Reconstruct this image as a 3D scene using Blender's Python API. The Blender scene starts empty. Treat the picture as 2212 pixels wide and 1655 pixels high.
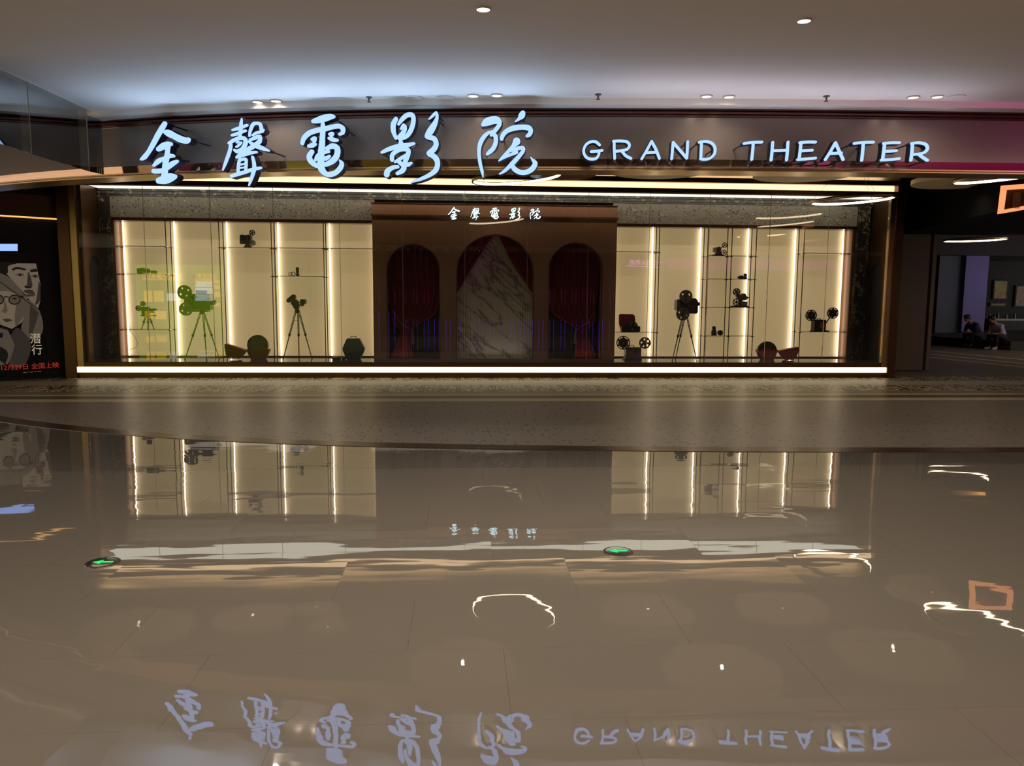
import bpy, random
import numpy as np
from math import *
from mathutils import Vector, Matrix
from mathutils.geometry import tessellate_polygon
random.seed(7)
S = bpy.context.scene
COL = S.collection
PI = pi

# ------------------------------------------------------------------ camera, world, lights, exposure
F = 1680.0; YAW = radians(3.7); PIT = radians(6.57); ROL = radians(.39); CH = 1.6
RM = Matrix.Rotation(-YAW, 3, 'Z') @ Matrix.Rotation(PI/2-PIT, 3, 'X') @ Matrix.Rotation(ROL, 3, 'Z')
cam = bpy.data.objects.new('camera', bpy.data.cameras.new('camera'))
COL.objects.link(cam)
cam.matrix_world = Matrix.Translation((0, 0, CH)) @ RM.to_4x4()
cam.data.sensor_width = 36; cam.data.lens = F/2212*36; cam.data.clip_end = 200
S.camera = cam
w = bpy.data.worlds.new('world'); S.world = w; w.use_nodes = True
w.node_tree.nodes['Background'].inputs[0].default_value = (.95, .86, .78, 1)
w.node_tree.nodes['Background'].inputs[1].default_value = 2.5
S.view_settings.view_transform = 'Standard'
S.view_settings.look = 'None'; S.view_settings.gamma = 1; S.view_settings.use_curve_mapping = False
S.view_settings.exposure = 0.1
S.cycles.use_denoising = True
S.cycles.max_bounces = 10; S.cycles.transparent_max_bounces = 24; S.cycles.glossy_bounces = 6
S.cycles.sample_clamp_indirect = 4; S.cycles.caustics_reflective = False; S.cycles.caustics_refractive = False

def ray(x, y): return RM @ Vector(((x-1106)/F, (827.5-y)/F, -1))
CO = Vector((0, 0, CH))
def aty(x, y, Y):
    d = ray(x, y); return CO + d*(Y/d.y)
def atz(x, y, Z):
    d = ray(x, y); return CO + d*((Z-CH)/d.z)
def atplane(x, y, P, N):
    d = ray(x, y); return CO + d*((P-CO).dot(N)/d.dot(N))

def lamp(name, kind, loc, rot, power, color, size=1, size_y=None, **kw):
    l = bpy.data.lights.new(name, kind); l.energy = power; l.color = color
    if kind == 'AREA':
        l.size = size
        if size_y: l.shape = 'RECTANGLE'; l.size_y = size_y
    elif kind in ('POINT', 'SPOT'): l.shadow_soft_size = size
    for k, v in kw.items(): setattr(l, k, v)
    o = bpy.data.objects.new(name, l); COL.objects.link(o); o.location = loc; o.rotation_euler = rot
    return o
# unseen area lamps added under the hall ceiling to brighten floor and plaster
for lx, ly, sx_, sy_, pw in [(-6.8, 3.9, 4, 1.4, 60), (0, 2.8, 6, 3.5, 120), (9, 2.8, 6, 3.5, 120)]:
    lamp('hall_fill_area', 'AREA', (lx, ly, 3.40), (0, 0, 0), pw, (1, .88, .76), sx_, sy_)
# cinema side: violet wash in the lobby to the right
lamp('violet_lobby_wash', 'AREA', (22, 20, 3.2), (0, 0, 0), 8, (.35, .15, 1), 4, 4)
lamp('warm_lobby_fill', 'AREA', (10.6, 13.4, 3.9), (0, 0, 0), 60, (1, .78, .52), 1.2, 1.2)  # added unseen lamp, lifts the tan panel beside the case
lamp('warm_lobby_fill', 'AREA', (17, 19, 3.9), (0, 0, 0), 30, (1, .80, .66), 3, 2)  # added unseen lamp, lifts the deeper lobby
o_ = lamp('magenta_fascia_tint', 'SPOT', (11.5, 2.5, 2.9), (0, 0, 0), 600, (1, .05, .70), .015, spot_size=.42, spot_blend=1.)  # unseen spot added to tint the right end of the fascia
o_.rotation_euler = (Vector((5.5, 7.7, 3.05))-o_.location).to_track_quat('-Z', 'Y').to_euler()

# ------------------------------------------------------------------ helpers
def lin(c):
    return tuple(((v/255)/12.92 if v/255 <= .04045 else ((v/255+.055)/1.055)**2.4) for v in c)
class N:
    """tiny node graph helper"""
    def __init__(s, name):
        s.m = bpy.data.materials.new(name); s.m.use_nodes = True
        s.t = s.m.node_tree; s.t.nodes.clear()
        s.out = s.t.nodes.new('ShaderNodeOutputMaterial')
    def n(s, typ, ins=None, out=0, **at):
        nd = s.t.nodes.new('ShaderNode'+typ)
        for k, v in at.items(): setattr(nd, k, v)
        for k, v in (ins or {}).items():
            i = nd.inputs[k]
            if isinstance(v, bpy.types.NodeSocket): s.t.links.new(v, i)
            else:
                try: i.default_value = v
                except Exception: i.default_value = (*v, 1)
        return nd.outputs[out]
    def math(s, op, a, b=0.0, c=0.0): return s.n('Math', {0: a, 1: b, 2: c}, operation=op)
    def ramp(s, fac, stops, interp='LINEAR'):
        nd = s.t.nodes.new('ShaderNodeValToRGB'); s.t.links.new(fac, nd.inputs[0])
        cr = nd.color_ramp; cr.interpolation = interp
        while len(cr.elements) < len(stops): cr.elements.new(.5)
        for e, (p, c) in zip(cr.elements, stops):
            e.position = p; e.color = (*c, 1)
        return nd.outputs[0]
    def mix(s, f, a, b):
        nd = s.t.nodes.new('ShaderNodeMix'); nd.data_type = 'RGBA'
        for idx, v in ((0, f), (6, a), (7, b)):
            if isinstance(v, bpy.types.NodeSocket): s.t.links.new(v, nd.inputs[idx])
            else: nd.inputs[idx].default_value = v if idx == 0 else (*v, 1)
        return nd.outputs[2]
    def pos(s):
        p = s.n('NewGeometry', out=0)
        nd = s.t.nodes.new('ShaderNodeSeparateXYZ'); s.t.links.new(p, nd.inputs[0])
        return p, nd.outputs[0], nd.outputs[1], nd.outputs[2]
    def end(s, sh):
        s.t.links.new(sh, s.out.inputs[0]); return s.m
def mat(name, rgb, rough=.5, metal=0., spec=.5, noise=0., nscale=20, bump=0., emit=None, es=0., coat=0.):
    g = N(name); c = lin(rgb)
    ins = {'Base Color': c, 'Roughness': rough, 'Metallic': metal, 'Specular IOR Level': spec, 'Coat Weight': coat}
    if noise or bump:
        nz = g.n('TexNoise', {'Vector': g.n('TexCoord', out=3), 'Scale': nscale, 'Detail': 4.0})
        if noise: ins['Base Color'] = g.mix(nz, tuple(v*(1-noise) for v in c), tuple(min(1, v*(1+noise)) for v in c))
        if bump: ins['Normal'] = g.n('Bump', {'Strength': bump, 'Height': nz, 'Distance': .01})
    if emit: ins['Emission Color'] = lin(emit); ins['Emission Strength'] = es
    return g.end(g.n('BsdfPrincipled', ins))
def emat(name, rgb, s):
    g = N(name); return g.end(g.n('Emission', {'Color': lin(rgb), 'Strength': s}))

class G:
    """collects shapes and links them as one mesh object"""
    def __init__(s): s.v = []; s.f = []; s.sm = []
    def add(s, vs, fs, smooth=False):
        o = len(s.v); s.v += [tuple(v) for v in vs]; s.f += [tuple(i+o for i in f) for f in fs]; s.sm += [smooth]*len(fs); return s
    def box(s, x0, x1, y0, y1, z0, z1):
        vs = [(x, y, z) for x in (x0, x1) for y in (y0, y1) for z in (z0, z1)]
        return s.add(vs, [(0, 1, 3, 2), (4, 6, 7, 5), (0, 4, 5, 1), (2, 3, 7, 6), (0, 2, 6, 4), (1, 5, 7, 3)])
    def bbox(s, x0, x1, y0, y1, z0, z1, b=.01):
        """box with chamfered vertical (y-direction) outline"""
        pts = [(x0+b, z0), (x1-b, z0), (x1, z0+b), (x1, z1-b), (x1-b, z1), (x0+b, z1), (x0, z1-b), (x0, z0+b)]
        return s.ext([pts], (0, y0, 0), (1, 0, 0), (0, 0, 1), (0, 1, 0), y1-y0)
    def cyl(s, p, q, r, r2=None, n=16, caps=True):
        p = Vector(p); q = Vector(q); r2 = r if r2 is None else r2
        d = (q-p).normalized(); a = d.orthogonal().normalized(); b = d.cross(a)
        vs = [p+(a*cos(t)+b*sin(t))*r for t in [2*PI*i/n for i in range(n)]]+[q+(a*cos(t)+b*sin(t))*r2 for t in [2*PI*i/n for i in range(n)]]
        s.add(vs, [(i, (i+1) % n, n+(i+1) % n, n+i) for i in range(n)], True)
        if caps: s.add(vs, [tuple(reversed(range(n))), tuple(range(n, 2*n))])
        return s
    def path(s, pts, r, n=8):
        for a, b in zip(pts[:-1], pts[1:]): s.cyl(a, b, r, n=n)
        return s
    def ball(s, c, r, sx=1, sy=1, sz=1, n=14):
        vs = []; fs = []
        for i in range(n+1):
            t = PI*i/n
            for j in range(n*2):
                u = PI*j/n; vs.append((c[0]+r*sx*sin(t)*cos(u), c[1]+r*sy*sin(t)*sin(u), c[2]+r*sz*cos(t)))
        m = n*2
        for i in range(n):
            for j in range(m): fs.append((i*m+j, (i+1)*m+j, (i+1)*m+(j+1) % m, i*m+(j+1) % m))
        return s.add(vs, fs, True)
    def ext(s, loops, O, U, V, W, depth):
        """2-D loops (outline, then holes) extruded by depth along W"""
        O = Vector(O); U = Vector(U); V = Vector(V); W = Vector(W)
        l3 = [[Vector((a, b, 0)) for a, b in l] for l in loops]
        flat = [p for l in l3 for p in l]; tri = tessellate_polygon(l3); n = len(flat)
        f = [O+U*p.x+V*p.y for p in flat]; bk = [p+W*depth for p in f]
        s.add(f+bk, [tuple(t) for t in tri]+[tuple(i+n for i in reversed(t)) for t in tri])
        o = 0
        for l in loops:
            m = len(l)
            s.add([f[o+i] for i in range(m)]+[bk[o+i] for i in range(m)], [(i, (i+1) % m, m+(i+1) % m, m+i) for i in range(m)])
            o += m
        return s
    def build(s, name, m, parent=None, world=True):
        me = bpy.data.meshes.new(name)
        off = Vector((0, 0, 0))
        if parent and world:
            off = parent.location.copy()
            if parent.parent: off += parent.parent.location
        elif not parent and s.v and not getattr(s, 'zero', False):
            a = np.array(s.v); off = Vector(((a[:, 0].min()+a[:, 0].max())/2, (a[:, 1].min()+a[:, 1].max())/2, a[:, 2].min()))
        me.from_pydata([tuple(Vector(v)-off) for v in s.v], [], s.f); me.update()
        for p, k in zip(me.polygons, s.sm): p.use_smooth = k
        me.materials.append(m)
        o = bpy.data.objects.new(name, me); COL.objects.link(o)
        if parent: o.parent = parent
        else: o.location = off
        return o
def circ(cx, cy, r, n=32, ph=0.): return [(cx+r*cos(2*PI*i/n+ph), cy+r*sin(2*PI*i/n+ph)) for i in range(n)]
def tag(o, label, cat, group=None):
    o['label'] = label; o['category'] = cat
    if group: o['group'] = group
    return o
def thing(name, label, cat, loc, group=None):
    o = bpy.data.objects.new(name, None); COL.objects.link(o); o.location = loc; o.empty_display_size = .2
    return tag(o, label, cat, group)
def struct(o, label=None, cat=None):
    o['kind'] = 'structure'
    if label: o['label'] = label
    if cat: o['category'] = cat
    return o
def text_g(txt, size, O, U, V, W, depth=.004, align='CENTER', g=None):
    """lettering as extruded mesh in a plane (origin O, right U, up V, outwards W)"""
    cu = bpy.data.curves.new('t', 'FONT'); cu.body = txt; cu.size = size; cu.align_x = align; cu.align_y = 'CENTER'
    cu.extrude = depth/2
    ob = bpy.data.objects.new('t', cu); COL.objects.link(ob); bpy.context.view_layer.update()
    me = bpy.data.meshes.new_from_object(ob.evaluated_get(bpy.context.evaluated_depsgraph_get()))
    O = Vector(O); U = Vector(U); V = Vector(V); W = Vector(W)
    g = g or G()
    g.add([O+U*v.co.x+V*v.co.y+W*v.co.z for v in me.vertices], [tuple(p.vertices) for p in me.polygons])
    bpy.data.objects.remove(ob); bpy.data.curves.remove(cu); bpy.data.meshes.remove(me)
    return g

# ------------------------------------------------------------------ materials
M = {}
M['bronze'] = mat('dark_bronze_metal', (105, 74, 52), .28, .85, noise=.12, nscale=3)
M['bronze_dark'] = mat('brown_lacquered_panel', (84, 58, 46), .22, .35, noise=.1, nscale=2)
M['brass'] = mat('brushed_brass', (196, 160, 112), .28, 1.)
M['fascia'] = mat('smoked_bronze_panel', (130, 115, 104), .22, .4, noise=.06, nscale=1.2)
M['fascia_trim'] = mat('oxblood_bronze_trim', (98, 62, 54), .18, .8)
M['portal'] = mat('portal_brown_panel', (160, 116, 90), .28, .15, noise=.12, nscale=1.5)
M['portal_trim'] = mat('portal_copper_trim', (176, 120, 90), .25, .9)
M['black'] = mat('black_painted_surface', (15, 13, 12), .6)
M['darkwall'] = mat('charcoal_wall', (22, 19, 17), .7, noise=.2)
M['plaster'] = mat('ceiling_plaster', (236, 224, 210), .85, noise=.03, nscale=2)
M['lowceil'] = mat('brown_lobby_ceiling', (52, 40, 31), .7, noise=.1, nscale=1)
M['cream'] = mat('cream_plaster', (214, 190, 150), .7)
M['disc'] = mat('disc_cream_enamel', (240, 222, 190), .5)
M['back'] = mat('cream_niche_panel', (228, 212, 180), .55, noise=.02, nscale=3, emit=(240, 206, 150), es=.32)
M['jamb'] = mat('copper_jamb', (124, 84, 58), .35, .6)
M['pole'] = mat('dark_bronze_pole', (62, 40, 28), .35, .8)
M['deck'] = mat('glossy_deck_stone', (92, 78, 66), .06, 0, noise=.15, nscale=8)
M['iron'] = mat('black_crackle_metal', (44, 41, 42), .45, .5, noise=.3, nscale=40, bump=.2)
M['steel'] = mat('worn_steel', (104, 98, 92), .35, .8, noise=.15, nscale=15)
M['grey'] = mat('dull_grey_enamel', (92, 84, 76), .45, .3, noise=.2, nscale=18)
M['reelmat'] = mat('dull_aluminium_reel', (96, 90, 80), .35, .7, noise=.15, nscale=20)
M['olive'] = mat('olive_enamel', (72, 78, 40), .4, .3, noise=.2, nscale=14)
M['glasslens'] = mat('dark_lens_glass', (30, 34, 40), .05, 0, coat=1.)
M['fibre_brown'] = mat('brown_fibre_board', (140, 86, 54), .6, noise=.25, nscale=12, bump=.2)
M['fibre_red'] = mat('red_fibre_board', (156, 56, 40), .55, noise=.2, nscale=12, bump=.2)
M['fibre_blue'] = mat('navy_fibre_board', (32, 58, 92), .5, noise=.2, nscale=12, bump=.2)
M['leather'] = mat('maroon_leather', (104, 24, 36), .5, noise=.2, nscale=25, bump=.2)
M['film'] = mat('wound_film_side', (74, 62, 44), .5, noise=.35, nscale=30)
M['skin'] = mat('skin', (176, 128, 100), .55)
M['hair'] = mat('black_hair', (16, 13, 12), .5)
M['shirt_lav'] = mat('lavender_cotton', (176, 168, 206), .8, noise=.1, nscale=10, bump=.3)
M['shirt_dark'] = mat('black_navy_cotton', (24, 24, 36), .8, noise=.1, nscale=10)
M['trousers'] = mat('black_trousers', (16, 15, 18), .8)
M['shoe'] = mat('white_trainers', (190, 184, 178), .6)
M['face'] = emat('lit_sign_acrylic', (158, 192, 255), 1.4)
M['ret'] = mat('sign_return_metal', (44, 42, 56), .3, .7)
M['sface'] = emat('lit_small_sign_acrylic', (205, 240, 255), 2.6)
M['warm'] = emat('warm_led_strip', (255, 236, 190), 1.9)
M['warmtop'] = emat('amber_led_strip', (255, 216, 164), 1.6)
M['niche_led'] = emat('niche_led_strip', (255, 238, 214), 5.5)
M['ring'] = emat('ring_led', (255, 222, 178), 9)
M['whitebox'] = emat('luminous_ceiling_film', (248, 242, 226), 1.35)
M['downlight'] = emat('downlight_lens', (255, 246, 226), 2.2)
M['green'] = emat('green_exit_led', (40, 235, 110), 1.2)
M['ledge_glow'] = emat('amber_cove_led', (255, 190, 110), 1.1)

def glass(name, tint, ior, extra=0.):
    g = N(name)
    fr = g.n('Fresnel', {'IOR': ior})
    if extra: fr = g.math('ADD', fr, extra)
    a = g.n('BsdfTransparent', {'Color': tint}); b = g.n('BsdfGlossy', {'Color': (1, 1, 1), 'Roughness': .0})
    return g.end(g.n('MixShader', {0: fr, 1: a, 2: b}))
M['glass'] = glass('clear_glass', (.97, .98, .96), 1.5)
M['shelfglass'] = mat('green_edged_shelf_glass', (70, 72, 50), .1, 0, coat=.5)
M['baffle'] = glass('smoke_baffle_glass', (.84, .88, .78), 1.6, .32)

def m_floor():
    g = N('polished_beige_porcelain')
    p, x, y, z = g.pos()
    row = g.math('FLOOR', g.math('DIVIDE', g.math('ADD', y, .24), .6))
    xs = g.math('ADD', x, g.math('MULTIPLY', row, .433)); xs = g.math('ADD', xs, .25)
    col = g.math('FLOOR', g.math('DIVIDE', xs, 1.3))
    fx = g.math('MULTIPLY', g.math('FRACT', g.math('DIVIDE', xs, 1.3)), 1.3)
    fy = g.math('MULTIPLY', g.math('FRACT', g.math('DIVIDE', g.math('ADD', y, .24), .6)), .6)
    joint = g.math('MAXIMUM', g.math('LESS_THAN', fx, .0025), g.math('LESS_THAN', fy, .0016))
    cell = g.n('CombineXYZ', {0: col, 1: row, 2: 0.0})
    wn = g.n('TexWhiteNoise', {'Vector': cell}, out=1)
    sep = g.t.nodes.new('ShaderNodeSeparateXYZ'); g.t.links.new(wn, sep.inputs[0])
    mp = g.n('Mapping', {'Vector': p, 'Scale': (.8, 5.5, 1)})
    nz = g.n('TexNoise', {'Vector': mp, 'Scale': 1.6, 'Detail': 2.0}, out=1)
    sn = g.t.nodes.new('ShaderNodeSeparateXYZ'); g.t.links.new(nz, sn.inputs[0])
    def slope(a, b, ka, kb):
        return g.math('ADD', g.math('MULTIPLY', g.math('SUBTRACT', a, .5), ka), g.math('MULTIPLY', g.math('SUBTRACT', b, .5), kb))
    nrm = g.n('VectorMath', {0: g.n('CombineXYZ', {0: slope(sep.outputs[0], sn.outputs[0], .0016, .007), 1: slope(sep.outputs[1], sn.outputs[1], .0055, .024), 2: 1.0})}, operation='NORMALIZE')
    far_band = g.math('GREATER_THAN', y, 7.03)  # slightly darker, greyer tone from this line to the inlay
    c = g.mix(far_band, lin((134, 125, 112)), lin((118, 112, 102)))
    nc = g.n('TexNoise', {'Vector': p, 'Scale': .9, 'Detail': 3.0})
    c = g.mix(g.math('MULTIPLY', nc, .25), c, lin((122, 113, 100)))
    c = g.mix(g.math('MULTIPLY', joint, .6), c, lin((90, 80, 68)))
    return g.end(g.n('BsdfPrincipled', {'Base Color': c, 'Roughness': .015, 'IOR': 2.05, 'Normal': nrm}))
def m_terrazzo_floor():
    g = N('terrazzo_and_border_tiles')
    p, x, y, z = g.pos()
    mp = g.n('Mapping', {'Vector': p, 'Scale': (1, .55, 1)}); mo = g.n('Mapping', {'Vector': p, 'Scale': (1, .38, 1)})
    v = g.n('TexVoronoi', {'Vector': mp, 'Scale': 15.0}, out=0)
    n1 = g.n('TexNoise', {'Vector': p, 'Scale': 22.0, 'Detail': 2.0})
    chip = g.math('LESS_THAN', g.math('ADD', v, g.math('MULTIPLY', n1, .5)), .50)
    vc = g.n('TexVoronoi', {'Vector': mp, 'Scale': 15.0}, out=1)
    sc = g.t.nodes.new('ShaderNodeSeparateXYZ'); g.t.links.new(vc, sc.inputs[0])
    dark = g.math('GREATER_THAN', sc.outputs[0], .5)
    base = g.mix(n1, lin((132, 122, 110)), lin((146, 135, 121)))
    c = g.mix(chip, base, g.mix(dark, lin((150, 138, 120)), lin((84, 74, 66))))
    # receding joints every 1.8 m
    jx = g.math('LESS_THAN', g.math('FRACT', g.math('DIVIDE', g.math('ADD', x, .62), 1.22)), .004)
    c = g.mix(jx, c, lin((160, 144, 120)))
    # ornament of the encaustic border tiles
    w1 = g.n('TexNoise', {'Vector': mo, 'Scale': 8.0, 'Detail': 3.0, 'Distortion': 1.5})
    orn = g.math('GREATER_THAN', g.math('FRACT', g.math('MULTIPLY', w1, 5.0)), .5)
    tx = g.math('FRACT', g.math('DIVIDE', g.math('ADD', x, .1), .6))
    line = g.math('MAXIMUM', g.math('LESS_THAN', tx, .04), g.math('MULTIPLY', g.math('GREATER_THAN', tx, .08), g.math('LESS_THAN', tx, .12)))
    pat = g.mix(g.math('MAXIMUM', orn, line), lin((236, 218, 178)), lin((30, 22, 15)))
    cream = lin((216, 202, 178)); tan = lin((150, 134, 106)); bright = lin((214, 198, 164))
    def band(c, a, b, col):
        k = g.math('MULTIPLY', g.math('GREATER_THAN', y, a), g.math('LESS_THAN', y, b)); return g.mix(k, c, col)
    c = band(c, 11.5, 11.8, bright); c = band(c, 11.8, 12.15, lin((112, 98, 78))); c = band(c, 12.15, 12.32, bright); c = band(c, 12.32, 12.65, tan)
    c = band(c, 12.65, 13.55, pat); c = band(c, 13.55, 13.7, bright); c = band(c, 13.7, 14.1, cream); c = band(c, 14.1, 14.24, bright); c = band(c, 14.24, 15.0, pat)
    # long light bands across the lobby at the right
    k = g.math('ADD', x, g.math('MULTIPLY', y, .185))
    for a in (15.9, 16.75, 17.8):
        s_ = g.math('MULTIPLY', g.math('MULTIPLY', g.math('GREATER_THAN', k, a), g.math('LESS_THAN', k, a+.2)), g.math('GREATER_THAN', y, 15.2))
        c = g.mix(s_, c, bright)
    return g.end(g.n('BsdfPrincipled', {'Base Color': c, 'Roughness': .36, 'IOR': 1.36}))
def m_terrazzo_wall():
    g = N('grey_terrazzo_slab'); p, x, y, z = g.pos()
    v = g.n('TexVoronoi', {'Vector': p, 'Scale': 30.0}, out=0); vc = g.n('TexVoronoi', {'Vector': p, 'Scale': 30.0}, out=1)
    sc = g.t.nodes.new('ShaderNodeSeparateXYZ'); g.t.links.new(vc, sc.inputs[0])
    n1 = g.n('TexNoise', {'Vector': p, 'Scale': 60.0})
    chip = g.math('LESS_THAN', g.math('ADD', v, g.math('MULTIPLY', n1, .5)), g.math('ADD', .36, g.math('MULTIPLY', sc.outputs[1], .34)))
    c = g.mix(chip, lin((118, 109, 96)), g.mix(g.math('GREATER_THAN', sc.outputs[0], .14), lin((176, 160, 134)), lin((40, 34, 32))))
    return g.end(g.n('BsdfPrincipled', {'Base Color': c, 'Roughness': .4}))
def m_marble(name, base, vein, scale, width, rough=.15, soft=.0, stretch=(1, 1, 1), rot=.6):
    g = N(name); p, x, y, z = g.pos()
    p = g.n('Mapping', {'Vector': g.n('Mapping', {'Vector': p, 'Rotation': (0, rot, 0)}), 'Scale': stretch})
    n0 = g.n('TexNoise', {'Vector': p, 'Scale': scale*.6, 'Detail': 5.0}, out=1)
    pv = g.n('VectorMath', {0: p, 1: g.n('VectorMath', {0: n0, 3: .5}, operation='SCALE')}, operation='ADD')
    n1 = g.n('TexNoise', {'Vector': pv, 'Scale': scale, 'Detail': 5.0, 'Roughness': .6})
    d = g.math('ABSOLUTE', g.math('SUBTRACT', n1, .5))
    c = g.ramp(d, [(0, vein), (width, tuple(a*.35+b*.65 for a, b in zip(vein, base))), (width*2.5, base)])
    return g.end(g.n('BsdfPrincipled', {'Base Color': c, 'Roughness': rough}))
def m_curtain():
    g = N('crimson_velvet'); p, x, y, z = g.pos()
    n1 = g.n('TexNoise', {'Vector': p, 'Scale': 40.0})
    c = g.mix(n1, lin((100, 10, 22)), lin((124, 16, 30)))
    return g.end(g.n('BsdfPrincipled', {'Base Color': c, 'Roughness': .8, 'Sheen Weight': .6, 'Sheen Tint': (.9, .2, .25)}))
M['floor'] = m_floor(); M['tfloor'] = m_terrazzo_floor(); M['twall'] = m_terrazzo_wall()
M['bmarble'] = m_marble('black_veined_marble', lin((34, 30, 27)), lin((176, 160, 132)), 3.2, .007, .35)
M['wmarble'] = m_marble('pale_grey_marble', lin((222, 214, 200)), lin((130, 124, 118)), 1.5, .022, .3, 0., (.55, 1, 2.2), -.75)
M['velvet'] = m_curtain()

# ------------------------------------------------------------------ fascia curve (plan), shared by floor edge, fascia and ceiling
spts = [atz(px, py, 0) for px, py in [(0, 906), (100, 918), (300, 938), (500, 950), (700, 957), (900, 963), (1100, 967), (1400, 970), (1700, 972), (2212, 972)]]
pf = np.polyfit([p.x for p in spts], [p.y for p in spts], 4); pd = np.polyder(pf)
XL, XR = -5.9, 6.0
def cy(x):
    if x < XL: return float(np.polyval(pf, XL)+(x-XL)*np.polyval(pd, XL))
    if x > XR: return float(np.polyval(pf, XR)+(x-XR)*-.02)
    return float(np.polyval(pf, x))
def cn(x):
    s = (cy(x+.05)-cy(x-.05))/.1; v = Vector((s, -1, 0)); return v.normalized()   # towards the hall
XS = [-14+.25*i for i in range(0, 113)]                                            # -14 .. 14
def cpt(x, off, z):
    n = cn(x); return (x+n.x*off, cy(x)+n.y*off, z)
def sweep(profile, closed=True, xs=XS, g=None):
    g = g or G(); n = len(profile)
    vs = [cpt(x, o, z) for x in xs for o, z in profile]; m = n if closed else n-1
    fs = [(i*n+j, i*n+(j+1) % n, (i+1)*n+(j+1) % n, (i+1)*n+j) for i in range(len(xs)-1) for j in range(m)]
    g.add(vs, fs)
    if closed: g.add([vs[j] for j in range(n)], [tuple(range(n))]); g.add([vs[(len(xs)-1)*n+j] for j in range(n)], [tuple(reversed(range(n)))])
    return g

# ------------------------------------------------------------------ setting: floors, ceilings, outer walls
def region(edge, yfar, z, name, m, up=True, thick=.08):
    g = G(); g.zero = True
    pts = edge
    n = len(pts)
    vs = [(p[0], p[1], z) for p in pts]+[(p[0], yfar, z) for p in pts]
    t = -thick if up else thick
    vb = [(a, b, c+t) for a, b, c in vs]
    fs = [(i, i+1, n+i+1, n+i) for i in range(n-1)]
    if (yfar < pts[0][1]) == up: fs = [tuple(reversed(f)) for f in fs]
    g.add(vs+vb, fs+[tuple(2*n+k for k in reversed(f)) for f in fs]+[(i, i+1, 2*n+i+1, 2*n+i) for i in range(n-1)])
    return struct(g.build(name, m))
XB = [-20]+XS+[16, 20, 30]
def edge(off): return [(x, cy(x)-off, 0) if (x < -14 or x > 14) else cpt(x, off, 0) for x in XB]
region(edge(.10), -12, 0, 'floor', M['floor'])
region(edge(-.10), 40, 0, 'floor', M['tfloor'])
struct(sweep([(.12, -.05), (.12, .004), (-.12, .004), (-.12, -.05)]).build('trim_1', mat('dark_bronze_floor_inlay', (74, 48, 36), .3, .4)))
region(edge(.20), -12, 3.48, 'ceiling', M['plaster'], up=False)
struct(sweep([(.21, 3.56), (.21, 3.42), (-.02, 3.42), (-.02, 3.56)]).build('trim_2', M['plaster']))
region(edge(-.35), 40, 4.05, 'ceiling', M['lowceil'], up=False)
# fascia
struct(sweep([(0, 3.35), (0, 2.94), (-.3, 2.94), (-.3, 3.35)]).build('wall_fascia', M['fascia']), 'long curved bronze fascia carrying the lit sign', 'fascia')
struct(sweep([(.05, 3.42), (.05, 3.405), (.02, 3.40), (.02, 3.388), (.055, 3.385), (.055, 3.37), (.02, 3.365), (.02, 3.35), (-.3, 3.35), (-.3, 3.42)]).build('trim_3', M['fascia_trim']))
struct(sweep([(0, 2.94), (-.0065, 2.862), (-.3, 2.862), (-.3, 2.94)]).build('trim_4', mat('polished_bronze_band', (150, 116, 88), .08, .9)))
struct(sweep([(.02, 2.862), (.02, 2.848), (.0, 2.842), (.0, 2.83), (-.32, 2.83), (-.32, 2.862)]).build('trim_5', M['brass']))
struct(sweep([(-.30, 4.05), (-.30, 2.84), (-.36, 2.84), (-.36, 4.05)]).build('wall_fascia_back', M['bronze_dark']))
# rear and side walls
struct(G().box(-24, 32, -6.6, -6.4, 0, 3.5).build('wall_rear', mat('rear_shop_wall', (84, 64, 50), .6)))
struct(G().box(-8, 8.3, 16.2, 16.4, 0, 4.05).build('wall_back', M['darkwall']))

# ------------------------------------------------------------------ display case
YF = 14.7; CL, CR = -7.25, 8.48
dc = thing('display_case', 'long glazed display case lit by a white strip at top and bottom', 'display case', (.6, YF, 0))
G().box(CL, CR, YF+.02, YF+.5, 0, .10).build('plinth', M['bronze'], dc)
G().box(CL+.18, CR-.17, YF-.01, YF+.03, .105, .205).build('light_strip', M['warm'], dc)
G().box(CL, CR, YF+.005, YF+.3, .21, .285).build('sill', M['bronze'], dc)
G().box(CL+.1, CR-.1, YF+.02, 16.1, .285, .30).build('deck', M['deck'], dc)
hd = G().box(CL, CR, YF+.02, YF+.14, 3.70, 3.79); hd.box(CL, CR, YF+.02, YF+.14, 3.50, 3.585); hd.box(CL, CR, YF+.145, YF+.19, 3.50, 3.79); hd.build('header', M['bronze'], dc)
G().box(CL+.1, CR-.16, YF+.12, YF+.144, 3.586, 3.699).build('light_strip', M['warmtop'], dc)
G().box(-6.84, 8.24, YF+.16, 15.49, 3.52, 3.54).build('luminous_ceiling', M['whitebox'], dc)
for s, a, b, c in ((1, CL, CL+.2, CL+.32), (-1, CR, CR-.16, CR-.27)):
    x0, x1 = sorted((a, b)); G().box(x0, x1, YF-.02, YF+.3, 0, 3.79).build('post', M['bronze'], dc)
    x0, x1 = sorted((b, c)); G().box(x0, x1, YF-.0, YF+.1, .21, 3.50).build('post_lining', M['brass'], dc)
# glazing: seams read off the photograph
seams = [aty(px, 600, YF).x for px in (315, 458, 593, 735, 870, 1004, 1139, 1270, 1401, 1530, 1660, 1786)]
xs = [-6.92]+seams+[8.2]
for a, b in zip(xs[:-1], xs[1:]):
    G().box(a+.004, b-.004, YF+.03, YF+.042, .30, 3.50).build('glass_pane', M['glass'], dc)
gsk = mat('pale_silicone_joint', (168, 150, 126), .4)
for a in seams: G().box(a-.003, a+.003, YF+.026, YF+.034, .30, 3.50).build('pane_joint', gsk, dc)
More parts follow.
